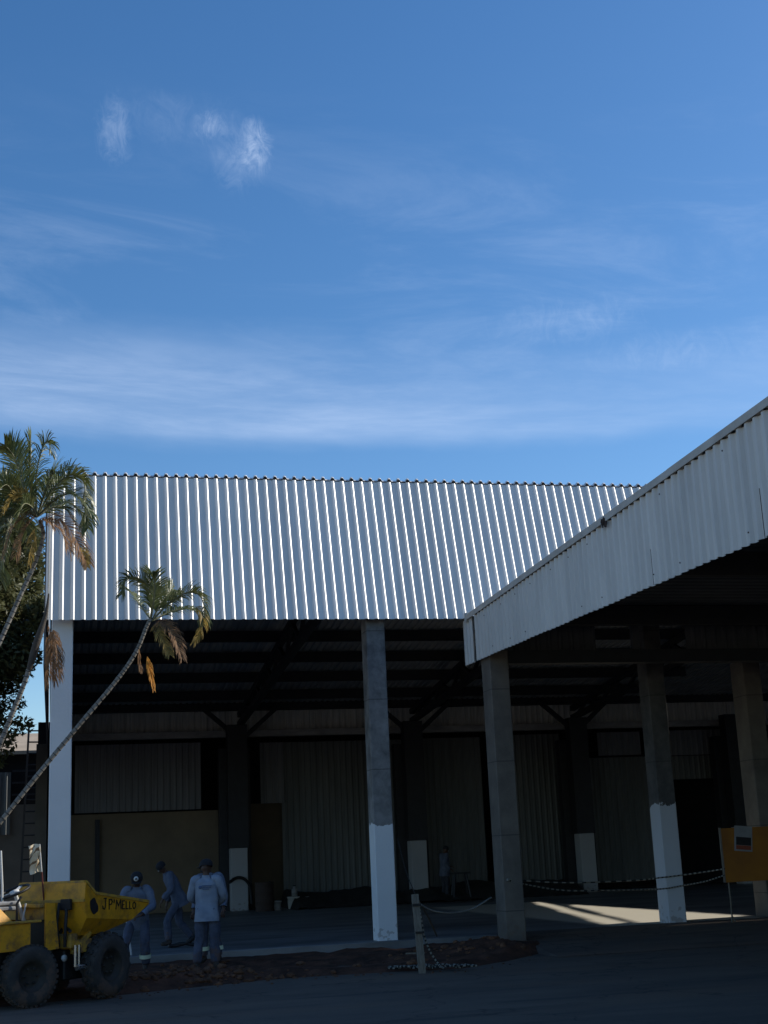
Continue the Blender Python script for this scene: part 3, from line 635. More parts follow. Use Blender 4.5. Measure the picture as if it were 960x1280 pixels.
# tall palm at the left edge
Y = -2.6
PT = empty('palm_tree', 'tallest palm with green crown and brown dead fronds hanging before the cladding', 'palm tree', group='palms by the warehouse corner')
palm_trunk([V((-5.6, -2.6, 0)), at(-70, 1000, Y), at(-22, 850, Y), at(0, 802, Y), at(22, 752, Y), at(42, 708, Y), at(54, 672, Y), at(50, 650, Y)], .043, .030, PT)
c0 = (46, 646, 0)
for lst, mt, kw in (
    ([c0, (38, 610, .1), (38, 575, .1), (38, 544, .0)], M['frond_lime'], dict(length=.30, roll=1.2, ang=.35, droop=.05, width=.03, label='upright lime green spear frond')),
    ([c0, (30, 610, -.2), (18, 572, -.3), (6, 556, -.5)], FR, dict(length=.42, roll=.6)),
    ([c0, (45, 600, .0), (52, 562, .0), (60, 552, .0), (64, 566, -.1)], FR, dict(length=.26, roll=-.6, droop=.5)),
    ([c0, (24, 628, .1), (6, 600, .2), (-12, 592, .2)], FR, dict(length=.42, roll=-.5)),
    ([c0, (20, 622, -.5), (8, 606, -.8), (-6, 618, -1.0)], FR, dict(length=.40, roll=.7, droop=.5)),
    ([c0, (66, 612, -.1), (88, 594, -.2), (104, 602, -.3), (108, 630, -.4)], FR, dict(length=.38, roll=-.5, droop=.5, n=44)),
    ([c0, (68, 626, -.3), (90, 617, -.5), (106, 634, -.5), (110, 660, -.6)], FR, dict(length=.36, roll=.5, droop=.55, n=44)),
    ([c0, (66, 634, .2), (84, 628, .4), (100, 640, .5), (106, 664, .5)], FR, dict(length=.34, roll=.2, droop=.55, n=40)),
    ([c0, (60, 610, .4), (74, 600, .8), (84, 612, 1.0)], FR, dict(length=.34, roll=.6, droop=.4)),
    ([c0, (28, 640, -.2), (8, 648, -.3), (-14, 676, -.4)], FR, dict(length=.38, roll=.3, droop=.5)),
    ([c0, (36, 624, -.4), (20, 618, -.7), (4, 640, -.9)], M['frond_yellow'], dict(length=.28, roll=.9, droop=.6, ragged=.3)),
    ([c0, (56, 616, -.3), (66, 592, -.5), (80, 590, -.7)], FR, dict(length=.36, roll=.8)),
    ([c0, (30, 604, .3), (24, 574, .5), (14, 560, .7)], FR, dict(length=.38, roll=-.7)),
    ([c0, (32, 630, .4), (14, 616, .8), (-4, 624, 1.0)], FR, dict(length=.40, roll=.4, droop=.4)),
    ([c0, (62, 636, .3), (80, 634, .5), (92, 652, .6)], FR, dict(length=.34, roll=.7, droop=.5)),
    ([c0, (40, 634, -.6), (30, 630, -1.0), (22, 646, -1.2)], FR, dict(length=.34, roll=.9, droop=.5)),
    ([c0, (26, 634, .1), (6, 634, .1), (-10, 652, .1)], FR, dict(length=.40, roll=.8, droop=.5)),
    ([c0, (58, 648, -.2), (78, 652, -.3), (96, 676, -.4), (108, 702, -.45)], M['frond_dead'], dict(length=.38, roll=.6, droop=.6, n=60, ragged=.3, label='large brown dead frond hanging right')),
    ([c0, (60, 652, .0), (76, 664, .1), (88, 690, .1)], M['frond_dead'], dict(length=.34, roll=.7, droop=.7, n=46, ragged=.35)),
    ([(96, 676, -.42), (104, 690, -.45), (109, 708, -.5)], M['frond_yellow'], dict(length=.16, roll=1.0, droop=.6, n=16, start=.3, width=.04)),
    ([c0, (38, 652, -.2), (28, 668, -.3), (20, 694, -.3)], M['frond_dead'], dict(length=.26, roll=.8, droop=.8, n=30, ragged=.3)),
    ([c0, (30, 646, -.3), (16, 660, -.5), (6, 690, -.6)], M['frond_dead'], dict(length=.28, roll=.8, droop=.8, n=30, ragged=.3)),
    ([c0, (44, 660, -.1), (40, 680, -.1), (36, 704, -.1)], M['frond_yellow'], dict(length=.18, roll=.9, droop=.9, n=18, start=.35))):
    frond(P3(lst, Y), mt, PT, **kw)
# withered palm: only a leaf base and dead skirt left
Y = -1.6
PD = empty('palm_tree', 'withered palm with only brown dead fronds hanging over the white corner column', 'palm tree', group='palms by the warehouse corner')
palm_trunk([V((-5.0, -1.6, 0)), at(-60, 1060, Y), at(-14, 962, Y), at(0, 930, Y), at(16, 890, Y), at(30, 855, Y), at(38, 830, Y)], .043, .038, PD)
mb = MB(); mb.tube(catmull([at(36, 838, Y), at(44, 810, Y), at(52, 785, Y), at(58, 765, Y), at(61, 742, Y)], 16), [.042+.022*math.sin(math.pi*min(1, i/9)) if i < 9 else .040*(1-(i-8)/9)+.008 for i in range(17)], 10, 0); mb.build('leaf_base', M['bark'], PD)
for lst, kw in (
    ([(58, 766, 0), (62, 790, -.15), (66, 820, -.2), (68, 850, -.2)], dict(length=.30, n=40)),
    ([(58, 766, 0), (66, 786, -.3), (72, 815, -.35), (75, 846, -.35)], dict(length=.26, n=34)),
    ([(57, 768, 0), (58, 795, -.1), (58, 825, -.1), (57, 856, -.1)], dict(length=.24, n=34)),
    ([(60, 760, 0), (60, 780, .3), (64, 810, .4), (64, 845, .4)], dict(length=.26, n=30))):
    frond(P3(lst, Y), M['frond_dead'], PD, roll=.9, droop=.8, ragged=.35, start=.35, ang=.55, width=.03, stem=M['frond_yellow'], **kw)
# palm mostly beyond the left edge
Y = -1.0
PL = empty('palm_tree', 'palm at the very left edge whose crown is mostly out of frame', 'palm tree', group='palms by the warehouse corner')
palm_trunk([V((-5.9, -1.0, 0)), at(-75, 900, Y), at(-18, 752, Y), at(0, 708, Y), at(9, 682, Y), at(13, 655, Y)], .046, .036, PL)
for lst in ([(12, 655, 0), (-4, 620, .2), (-20, 596, .2), (-40, 590, .2)], [(12, 655, 0), (0, 660, -.3), (-14, 672, -.5), (-26, 700, -.6)], [(12, 655, 0), (16, 625, .3), (4, 600, .6), (-10, 600, .8)], [(12, 655, 0), (20, 640, .3), (28, 640, .5), (34, 664, .6)], [(12, 655, 0), (6, 676, -.2), (2, 700, -.3), (0, 724, -.3)]):
    frond(P3(lst, Y), FR, PL, length=.38, roll=random.uniform(-.6, .8), droop=.5)
# broad-leaved tree behind the corner
BT = empty('broadleaf_tree', 'big dense broad-leaved tree behind the palms left of the warehouse', 'tree', loc=(-8.4, 15.5, 0))
mb = MB(); mb.tube(catmull([(0, 0, -.1), (.1, 0, 1.5), (-.1, .1, 3), (0, 0, 6.5)], 20), [.34-.008*i for i in range(21)], 10, 0); mb.build('trunk', M['bark'], BT)
limbs = []
for i in range(13):
    a = i*2.4; rr = random.uniform(1.8, 4.0); z1 = random.uniform(6, 11.3); p0 = V((0, 0, random.uniform(2.6, 5))); p2 = V((math.cos(a)*rr, math.sin(a)*rr, z1)); p1 = p0.lerp(p2, .5)+V((0, 0, .4)); limbs.append((p0, p1, p2))
    mb = MB(); mb.tube(catmull([p0, p1, p2], 10), [.13-.011*k for k in range(11)], 6, 0); mb.build('limb', M['bark'], BT)
cl_m = MB(); cl_d = MB(); clumps = []
for i in range(420):
    while True:
        d = V((random.uniform(-1, 1), random.uniform(-1, 1), random.uniform(-1, 1)))
        if .25 < d.length < 1 and d.x > -.35: break
    c = V((d.x*5.2, d.y*4.8, 8.5+d.z*4.0))
    if c.z < 6.9 and c.x > 3.4: continue
    clumps.append((c, random.uniform(.45, .95)))
# low branch reaching towards the warehouse corner, and outer sprays
for p in [(10, 860), (20, 880), (6, 900), (2, 930), (12, 920), (-4, 880), (25, 905), (-2, 950), (30, 835), (20, 840), (40, 820)]:
    c = at(p[0], p[1], 14.5+random.uniform(-1, 1)) - V(BT.location); clumps.append((c, random.uniform(.22, .42)))
for p in [(48, 700), (52, 730), (50, 760), (46, 785), (40, 800), (44, 690), (30, 720), (34, 760), (54, 715), (28, 800), (52, 745), (4, 664), (14, 672), (24, 668), (34, 676), (44, 672), (8, 690), (20, 696), (2, 706), (40, 690), (50, 684), (12, 720), (24, 730), (-4, 650), (6, 652), (16, 656), (28, 660), (38, 664), (0, 680), (30, 700), (46, 706), (6, 740), (18, 750)]:
    c = at(p[0]-3, p[1], 14.5+random.uniform(-1.6, 1.6)) - V(BT.location); clumps.append((c, random.uniform(.25, .5)))
for c, r in clumps:
    tgt = cl_m if noise.noise(c*.45) < .1 else cl_d
    for k in range(int(330*(r/.6)**2)):
        d = V((random.gauss(0, 1), random.gauss(0, 1), random.gauss(0, .8))); d = d.normalized()*r*random.random()**.45; p = c+d
        w_ = p+V(BT.location)
        if w_.x > -3.12: continue
        n_ = (d*.6+V((random.gauss(0, .6), random.gauss(0, .6), random.gauss(0, .6)+.7))).normalized(); t_ = n_.orthogonal().normalized(); t_ = Matrix.Rotation(random.uniform(0, 6.28), 3, n_) @ t_; b_ = n_.cross(t_); sz = random.uniform(.06, .12)
        tgt.add([p-t_*sz, p+b_*sz*.42-n_*sz*.1, p+t_*sz*1.1-n_*sz*.25, p-b_*sz*.42-n_*sz*.1], [(0, 1, 2), (0, 2, 3)], 0)
cl_m.build('crown', M['leaf'], BT); cl_d.build('crown', M['leaf_olive'], BT)

# ------------------------------------------------------------------ yellow site dumper
DO = V((-3.29, -5.25, 0)); DH = R_(33)
DU = empty('site_dumper', 'yellow articulated site dumper with black hand-painted letters on its skip', 'dumper truck', loc=DO, rz=DH)
# rear half frame: x forward, y left (right side, towards the camera, is -y)
ART = R_(16); FOFF = V((1.02, -.045, 0))
FX = Matrix.Translation(FOFF) @ Matrix.Rotation(ART, 4, 'Z')
def fr(x, r, z): return FX @ V((x, -r, z))          # front half: forward, right, up
def rr(x, r, z): return V((x, -r, z))               # rear half
def wheel(X, rad, wd, parent, lugs):
    wv = empty('wheel'); wv.parent = parent
    mb = MB(); h = wd/2; ri = rad*.52
    prof = [(ri, -h*.80), (ri+.03, -h*.98), (rad*.80, -h*1.02), (rad*.93, -h*.92), (rad*.985, -h*.62), (rad, 0), (rad*.985, h*.62), (rad*.93, h*.92), (rad*.80, h*1.02), (ri+.03, h*.98), (ri, h*.80)]
    XX = X @ Matrix.Rotation(math.pi/2, 4, 'X'); mb.lathe(prof, 40, 0, XX)
    n = 18 if lugs else 34
    for i in range(n):
        for sg in (-1, 1):
            a = 2*math.pi*(i+(.5 if sg > 0 else 0))/n
            RX = XX @ Matrix.Rotation(a, 4, 'Z')
            if lugs:
                for q in range(3):
                    z0 = sg*h*(.04+.31*q); z1 = sg*h*(.04+.31*(q+1)); sk = .05*q
                    mb.box((rad-.03, -.028+sk*rad*.9, min(z0, z1)), (rad+.028-(.022*q*q*.5), .028+sk*rad*.9, max(z0, z1)), 0, RX)
            else: mb.box((rad-.02, -.022, min(sg*.02, sg*h*.8)), (rad+.008, .022, max(sg*.02, sg*h*.8)), 0, RX)
    mb.build('tyre', M['rubber'], wv)
    mb = MB(); mb.lathe([(ri+.005, -h*.86), (ri-.02, -h*.80), (ri-.05, -h*.35), (ri*.62, -h*.28), (ri*.55, -h*.45), (.07, -h*.5), (.06, -h*.72), (.0, -h*.74)], 28, 0, XX)
    mb.lathe([(ri+.005, h*.86), (ri-.02, h*.80), (ri-.05, h*.35), (ri*.62, h*.28), (.0, h*.3)], 28, 0, XX)
    for i in range(6):
        a = 2*math.pi*i/6
        for s_ in (-1, 1): mb.lathe([(.018, s_*h*.28), (.018, s_*h*.55), (0, s_*h*.55)], 6, 0, XX @ Matrix.Translation((math.cos(a)*ri*.48, math.sin(a)*ri*.48, 0)))
    mb.build('rim', M['rim'], wv)
for s_ in (.47, -.47):
    wheel(Matrix.Translation(rr(-.02, s_*1.03, .385)), .378, .20, DU, False)
    wheel(FX @ Matrix.Translation((-.03, -s_*1.03, .425)), .402, .23, DU, True)
# skip
def A_(s): return dict(a=fr(-.55, .56*s, 1.50), b=fr(-.36, .56*s, 1.345), c=fr(.78, .56*s, 1.185), d=fr(.41, .56*s, .995), e=fr(-.53, .56*s, 1.06), f=fr(-.06, .40*s, .845), g=fr(-.48, .40*s, .85), h=fr(-.57, .56*s, 1.285))
r1, l1 = A_(1), A_(-1)
bm = bmesh.new(); key = {}
for k, p in [(q+'R', v) for q, v in r1.items()]+[(q+'L', v) for q, v in l1.items()]: key[k] = bm.verts.new(p)
for f in (['hR', 'eR', 'dR', 'cR', 'bR', 'aR'], ['eR', 'gR', 'fR', 'dR'], ['hL', 'aL', 'bL', 'cL', 'dL', 'eL'], ['eL', 'dL', 'fL', 'gL'],
          ['aR', 'aL', 'hL', 'hR'], ['hR', 'hL', 'eL', 'eR'], ['eR', 'eL', 'gL', 'gR'], ['gR', 'gL', 'fL', 'fR'], ['fR', 'fL', 'dL', 'dR'], ['dR', 'dL', 'cL', 'cR']):
    bm.faces.new([key[q] for q in f])
bmesh.ops.recalc_face_normals(bm, faces=bm.faces[:]); bmesh.ops.solidify(bm, geom=bm.faces[:], thickness=.018)
SKW = max(abs((FX.inverted() @ v.co).y) for v in bm.verts)
me = bpy.data.meshes.new('skip'); bm.to_mesh(me); bm.free(); me.materials.append(M['yellow']); skip = bpy.data.objects.new('skip', me); col.objects.link(skip); skip.parent = DU
mb = MB()
for q in (r1, l1):
    mb.bar(q['a']+V((0, 0, .012)), q['b']+V((0, 0, .012)), .05, .03); mb.bar(q['b']+V((0, 0, .012)), q['c']+V((0, 0, .012)), .06, .035)
mb.bar(r1['a']+V((0, 0, .014)), l1['a']+V((0, 0, .014)), .05, .03); mb.bar(fr(-.59, .58, 1.275), fr(-.59, -.58, 1.275), .03, .035)
mb.build('rim_rail', M['yellow_worn'], skip)
# lettering painted on the right side (plane near r = .575)
LOFF = SKW-.56+.004
def side(u, v): # u forward, v up, on the upper side panel
    r = .56
    return fr(u, r+LOFF, v)
GL = {'J': [[(.9, 1), (.9, .22), (.65, 0), (.3, .05), (.15, .3)], [(.55, 1), (1.1, 1)]], 'P': [[(.1, 0), (.1, 1), (.7, .97), (.9, .75), (.7, .5), (.1, .47)]], "'": [[(.4, 1), (.3, .72)]],
      'M': [[(.0, 0), (.12, 1), (.5, .35), (.9, 1), (1, 0)]], 'E': [[(.85, 1), (.1, 1), (.1, 0), (.85, 0)], [(.1, .52), (.7, .52)]], 'L': [[(.1, 1), (.1, 0), (.85, .02)]], 'O': [[(.5, 1), (.12, .8), (.05, .4), (.25, .04), (.6, 0), (.9, .3), (.88, .75), (.5, 1)]]}
mb = MB()
for ch, u0, wd in (('J', -.235, .080), ('P', -.095, .080), ("'", .0, .05), ('M', .055, .110), ('E', .187, .062), ('L', .268, .060), ('L', .343, .056), ('O', .415, .072)):
    zt = 1.288-.118*(u0+.3); hh = .140-.075*(u0+.3)
    for st in GL[ch]:
        P = [side(u0+wd*x, zt-hh+hh*y) for x, y in st]
        for a, b in zip(P, P[1:]):
            d = (b-a).normalized(); mb.bar(a-d*.006, b+d*.006, .005, .016, 0, up=d.cross(FX.to_3x3() @ V((0, -1, 0))))
mb.build('lettering', M['ink'], skip)
mb = MB(); pts = []
for i in range(22):
    a = 2*math.pi*i/22; k = 1+.28*noise.noise(V((math.cos(a)*1.3, math.sin(a)*1.3, 4))); pts.append(side(-.405+.075*k*math.cos(a)-.03*math.sin(a), 1.19+.105*k*math.sin(a)))
o_ = FX.to_3x3() @ V((0, -.004, 0)); mb.add(pts+[p+o_ for p in pts], [list(range(22, 44))]+[(i, (i+1) % 22, 22+(i+1) % 22, 22+i) for i in range(22)]); mb.build('black_patch', M['black'], skip)
mb = MB(); mb.box((-.5, -.30, .60), (.12, .30, .855), 0, FX); mb.box((-.64, -.40, .68), (-.5, .40, .86), 0, FX, .01); mb.bar(fr(-.55, .42, .70), fr(-.05, .42, .70), .04, .16); mb.bar(fr(-.3, .43, .86), fr(-.62, .43, .62), .05, .05)
mb.build('skip_cradle', M['yellow_worn'], DU)
mb = MB(); mb.tube([rr(.55, .18, .62), fr(-.45, .22, .72)], .032, 10); mb.build('hydraulic_ram', M['chrome'], DU)
mb = MB(); mb.tube([fr(-.62, .46, .45), fr(-.62, .46, .72)], .022, 8); mb.tube([fr(-.55, .46, .45), fr(-.55, .46, .72)], .022, 8); mb.tube([fr(-.60, .47, .44), fr(-.30, .47, .44)], .04, 8); mb.build('hydraulic_pipe', M['chrome'], DU)
mb = MB(); mb.box((-.62, -.28, .28), (.25, .28, .66), 0, FX, .02); mb.box((-.9, -.30, .30), (.72, .30, .70), 0, None, .02); mb.box((.52, -.09, .34), (.95, .09, .6), 0); mb.tube([rr(-.02, -.4, .405), rr(-.02, .4, .405)], .07, 10); mb.tube([fr(-.03, -.4, .44), fr(-.03, .4, .44)], .08, 10)
mb.box((.3, -.34, .72), (.50, .30, 1.10), 0); mb.build('chassis', M['black'], DU)
mb = MB(); mb.tube([fr(-.66, .32, .70), fr(-.70, .36, .95), fr(-.66, .34, 1.12), fr(-.62, .30, 1.22)], .022, 7); mb.tube([fr(-.66, .22, .7), fr(-.73, .24, 1.0), fr(-.64, .2, 1.25)], .02, 7); mb.tube([rr(.45, .3, .75), rr(.6, .33, .95), fr(-.68, .42, .9)], .024, 7); mb.box((-.655, -.39, 1.16), (-.60, -.22, 1.30), 0, FX, .01); mb.build('hydraulic_hose', M['black'], DU)
mb = MB(); mb.lathe([(0, 0), (.035, .0), (.045, .03), (0, .035)], 12, 0, Matrix.Translation(rr(.50, .46, .56)) @ Matrix.Rotation(math.pi/2, 4, 'X')); mb.build('side_lamp', M['whiteplastic'], DU)
# rear body, footplate, dashboard
mb = MB(); mb.box((-1.15, -.50, .70), (-.015, -.46, 1.03), 0, None, .008); mb.box((-1.15, .46, .70), (-.015, .50, 1.03), 0, None, .008); mb.box((-1.15, -.455, .72), (-1.1, .455, 1.03)); mb.build('engine_panel', M['yellow'], DU)
mb = MB(); mb.box((-1.17, -.53, 1.034), (.125, -.40, 1.064), 0, None, .006); mb.box((-1.17, -.395, 1.03), (-.2, .53, 1.06), 0, None, .006); mb.build('mudguard_top', M['yellow_worn'], DU)
mb = MB(); b0 = [(-.95, -.47, 1.066), (-.27, -.47, 1.066), (-.27, .3, 1.066), (-.95, .3, 1.066), (-.9, -.42, 1.235), (-.40, -.40, 1.225), (-.40, .25, 1.225), (-.9, .25, 1.235)]; mb.add(b0, [(0, 3, 2, 1), (4, 5, 6, 7), (0, 1, 5, 4), (1, 2, 6, 5), (2, 3, 7, 6), (3, 0, 4, 7)]); mb.build('engine_cover', M['yellow'], DU)
mb = MB(); pl = [(.205, .67), (.40, .69), (.33, 1.26), (.20, 1.265)]
mb.add([(x, -.47, z) for x, z in pl]+[(x, -.51, z) for x, z in pl], [(0, 1, 2, 3), (7, 6, 5, 4), (0, 4, 5, 1), (1, 5, 6, 2), (2, 6, 7, 3), (3, 7, 4, 0)]); mb.build('footplate_side', M['yellow'], DU); mb = MB(); mb.add([(x, .47, z) for x, z in pl]+[(x, .51, z) for x, z in pl], [(3, 2, 1, 0), (4, 5, 6, 7), (1, 5, 4, 0), (2, 6, 5, 1), (3, 7, 6, 2), (0, 4, 7, 3)]); mb.build('footplate_side', M['yellow'], DU)
mb = MB(); mb.box((.12, -.468, 1.21), (.22, .468, 1.26), 0, None, .008); mb.box((.19, -.465, 1.06), (.225, .465, 1.20), 0); mb.build('dashboard', M['yellow_worn'], DU)
mb = MB(); mb.box((-.42, -.24, 1.25), (-.02, .24, 1.31), 0, None, .02); mb.box((-.42, -.26, 1.19), (-.08, .26, 1.245), 0, None, .015); mb.box((-.66, -.22, 1.28), (-.55, .22, 1.50), 0, None, .02); mb.build('seat', M['seat'], DU)
SX = Matrix.Translation(rr(-.01, .08, 1.425)) @ Matrix.Rotation(R_(-22), 4, 'Y'); sw = empty('steering_wheel'); sw.parent = DU
mb = MB(); mb.tube([SX @ V((.205*math.cos(a), .205*math.sin(a), 0)) for a in [2*math.pi*i/28 for i in range(29)]], .017, 8, cap=False); mb.build('wheel_rim', M['black'], sw)
mb = MB(); [mb.bar(SX @ V((0, 0, -.005)), SX @ V((.19*math.cos(a), .19*math.sin(a), 0)), .04, .012) for a in (.5, 2.6, 4.71)]; mb.lathe([(0, .02), (.06, .012), (.065, -.03), (.03, -.05), (0, -.05)], 14, 0, SX); mb.build('spoke', M['whiteplastic'], sw)
mb = MB(); mb.tube([SX @ V((0, 0, -.04)), rr(.14, .08, 1.05)], .028, 8); mb.tube([rr(.05, .2, 1.06), rr(.09, .2, 1.27)], .012, 6); mb.build('steering_column', M['whiteplastic'], DU)
mb = MB(); mb.tube([rr(.47, .10, .98), rr(.42, .10, 1.35), rr(.385, .10, 1.66)], .011, 6); mb.build('flag_pole', M['red'], DU)
mb = MB(); mb.tube([rr(.385, .10, 1.655), rr(.345, .10, 2.02)], .009, 6); fp = mb.build('flag_staff', M['whiteplastic'], DU)
mb = MB(); vs = []; fs = []; mi = []
for i in range(37):
    for j in range(19):
        v_ = i/36; u_ = j/18; base = rr(.385-.04*v_, .10, 1.655+.36*v_); wv = .012*math.sin(u_*7+v_*5)+.008*math.sin(v_*14)
        vs.append(base+V((-.02, .0, 0))*u_+V((-.112*u_, .06*u_+wv, -.015*u_*(1-v_)+.012*math.sin(u_*5))))
for i in range(36):
    for j in range(18): fs.append((i*19+j, i*19+j+1, i*19+j+20, i*19+j+19)); mi.append(1 if ((i+j*.62+1.5*math.sin(j*.5+i*.3)) % 9.5 < 2.6+1.2*math.sin(i*.7) and 5 < i < 34 and j > 1) else 0)
o = MB(); o.v = [tuple(v) for v in vs]; o.f = [list(f) for f in fs]; o.m = mi; o.sm = [True]*len(fs); o.build('flag', [M['flag'], M['flagstripe']], DU)
mb = MB(); mb.tube([rr(-.205, .12, 1.06), rr(-.215, .12, 1.5), rr(-.25, .12, 1.95)], .016, 7); mb.build('grab_rail', M['whiteplastic'], DU)
mb = MB(); mb.tube([rr(-.1, .3, 1.07), rr(-.1, .3, 1.28), rr(-.04, .3, 1.36)], .016, 7); mb.build('control_lever', M['black'], DU); mb = MB(); mb.tube([rr(-.0, -.2, 1.0), rr(.02, -.2, 1.3)], .014, 6); mb.build('control_lever', M['black'], DU)

# ------------------------------------------------------------------ people
def skin_mesh(chains, sub=2, wrinkle=0., ws=9., seed=0):
    """chains: list of (points, radii, attach) grown with a Skin modifier; points are shared when equal"""
    bm = bmesh.new(); lay = bm.verts.layers.skin.verify(); idx = {}; root = None
    for pts, rad in chains:
        prev = None
        for p, r in zip(pts, rad):
            k = tuple(round(c, 4) for c in p)
            if k not in idx:
                v = bm.verts.new(p); r = r if isinstance(r, tuple) else (r, r); v[lay].radius = r; idx[k] = v
                if root is None: root = v; v[lay].use_root = True
            v = idx[k]
            if prev is not None and prev is not v and not bm.edges.get((prev, v)): bm.edges.new((prev, v))
            prev = v
    me = bpy.data.meshes.new('tmp'); bm.to_mesh(me); bm.free()
    o = bpy.data.objects.new('tmp', me); col.objects.link(o)
    sk = o.modifiers.new('s', 'SKIN'); sk.branch_smoothing = .6; sk.use_smooth_shade = True
    ss = o.modifiers.new('u', 'SUBSURF'); ss.levels = sub; ss.render_levels = sub
    dg = bpy.context.evaluated_depsgraph_get(); out = bpy.data.meshes.new_from_object(o.evaluated_get(dg)); bpy.data.objects.remove(o); bpy.data.meshes.remove(me)
    if wrinkle:
        out.update()
        ns = [v.normal.copy() for v in out.vertices]
        for v, n_ in zip(out.vertices, ns): v.co += n_*(noise.noise(V((v.co.x*ws, v.co.y*ws, v.co.z*ws*.8+seed)))*wrinkle + noise.noise(V((v.co.x*ws*2.2, v.co.y*ws*2.2, v.co.z*ws*1.2+seed)))*wrinkle*.5)
    return out
def shirt_mesh(g_, seed):
    pel, ch, nk = g_['pelvis'], g_['chest'], g_['neck']; dn = (pel-ch).normalized()
    ctl = [(pel+dn*.17, .200, .158), (pel+dn*.03, .190, .148), (pel.lerp(ch, .40), .172, .128), (ch, .188, .132), (ch.lerp(nk, .40), .196, .122), (ch.lerp(nk, .62), .186, .108), (ch.lerp(nk, .78), .135, .088), (ch.lerp(nk, .92), .078, .07), (nk.lerp(ch, -.10), .062, .062)]
    C = catmull([c[0] for c in ctl], 40); vs = []; fs = []; n = 32
    for i, c in enumerate(C):
        f = i/40*(len(ctl)-1); k = min(int(f), len(ctl)-2); u = f-k; rx = ctl[k][1]*(1-u)+ctl[k+1][1]*u; ry = ctl[k][2]*(1-u)+ctl[k+1][2]*u
        T = (C[min(i+1, 40)]-C[max(i-1, 0)]).normalized(); sd = (g_['shR']-g_['shL']).normalized() if f > 4 else ((g_['shR']-g_['shL']).normalized()*(f/4)+(g_['hipR']-g_['hipL']).normalized()*(1-f/4)).normalized()
        sd = (sd-T*sd.dot(T)).normalized(); fw = T.cross(sd)*-1
        for j in range(n):
            a = 2*math.pi*j/n; ca, sa = math.cos(a), math.sin(a); q = .82
            vs.append(c+sd*rx*math.copysign(abs(ca)**q, ca)+fw*ry*math.copysign(abs(sa)**q, sa))
    fs = [(i*n+j, i*n+(j+1) % n, (i+1)*n+(j+1) % n, (i+1)*n+j) for i in range(40) for j in range(n)]
    mid = ch.lerp(nk, .58)
    for t_ in 'LR':
        S, E, W = g_['sh'+t_], g_['el'+t_], g_['wr'+t_]; o = len(vs)
        D = catmull([S.lerp(mid, .45)+V((0, 0, .006)), S.lerp(mid, .06), S.lerp(E, .5), E, E.lerp(W, .5), W.lerp(E, .08)], 30); rs = [.070, .078, .070, .064, .058, .050]; m_ = 16; prev = None
        for i, c in enumerate(D):
            f = i/30*5; k = min(int(f), 4); r = rs[k]*(1-f+k)+rs[k+1]*(f-k); T = (D[min(i+1, 30)]-D[max(i-1, 0)]).normalized()
            u = T.cross(V((0, 1, .01))).normalized() if prev is None else (prev-T*prev.dot(T)).normalized(); prev = u; w_ = T.cross(u)
            vs += [c+u*r*math.cos(2*math.pi*j/m_)+w_*r*math.sin(2*math.pi*j/m_) for j in range(m_)]
        fs += [(o+i*m_+j, o+i*m_+(j+1) % m_, o+(i+1)*m_+(j+1) % m_, o+(i+1)*m_+j) for i in range(30) for j in range(m_)]
    me = bpy.data.meshes.new('shirt'); me.from_pydata([tuple(v) for v in vs], [], fs); me.update()
    ns = [v.normal.copy() for v in me.vertices]
    for v, n_ in zip(me.vertices, ns):
        p = v.co; v.co = p+n_*(noise.noise(V((p.x*8, p.y*8, p.z*6+seed)))*.016+noise.noise(V((p.x*19, p.y*19, p.z*11+seed)))*.007)
    return me
def attach(me, name, mt, parent):
    me.name = name; me.materials.clear(); me.materials.append(mt)
    for p in me.polygons: p.use_smooth = True
    o = bpy.data.objects.new(name, me); col.objects.link(o); o.parent = parent; return o
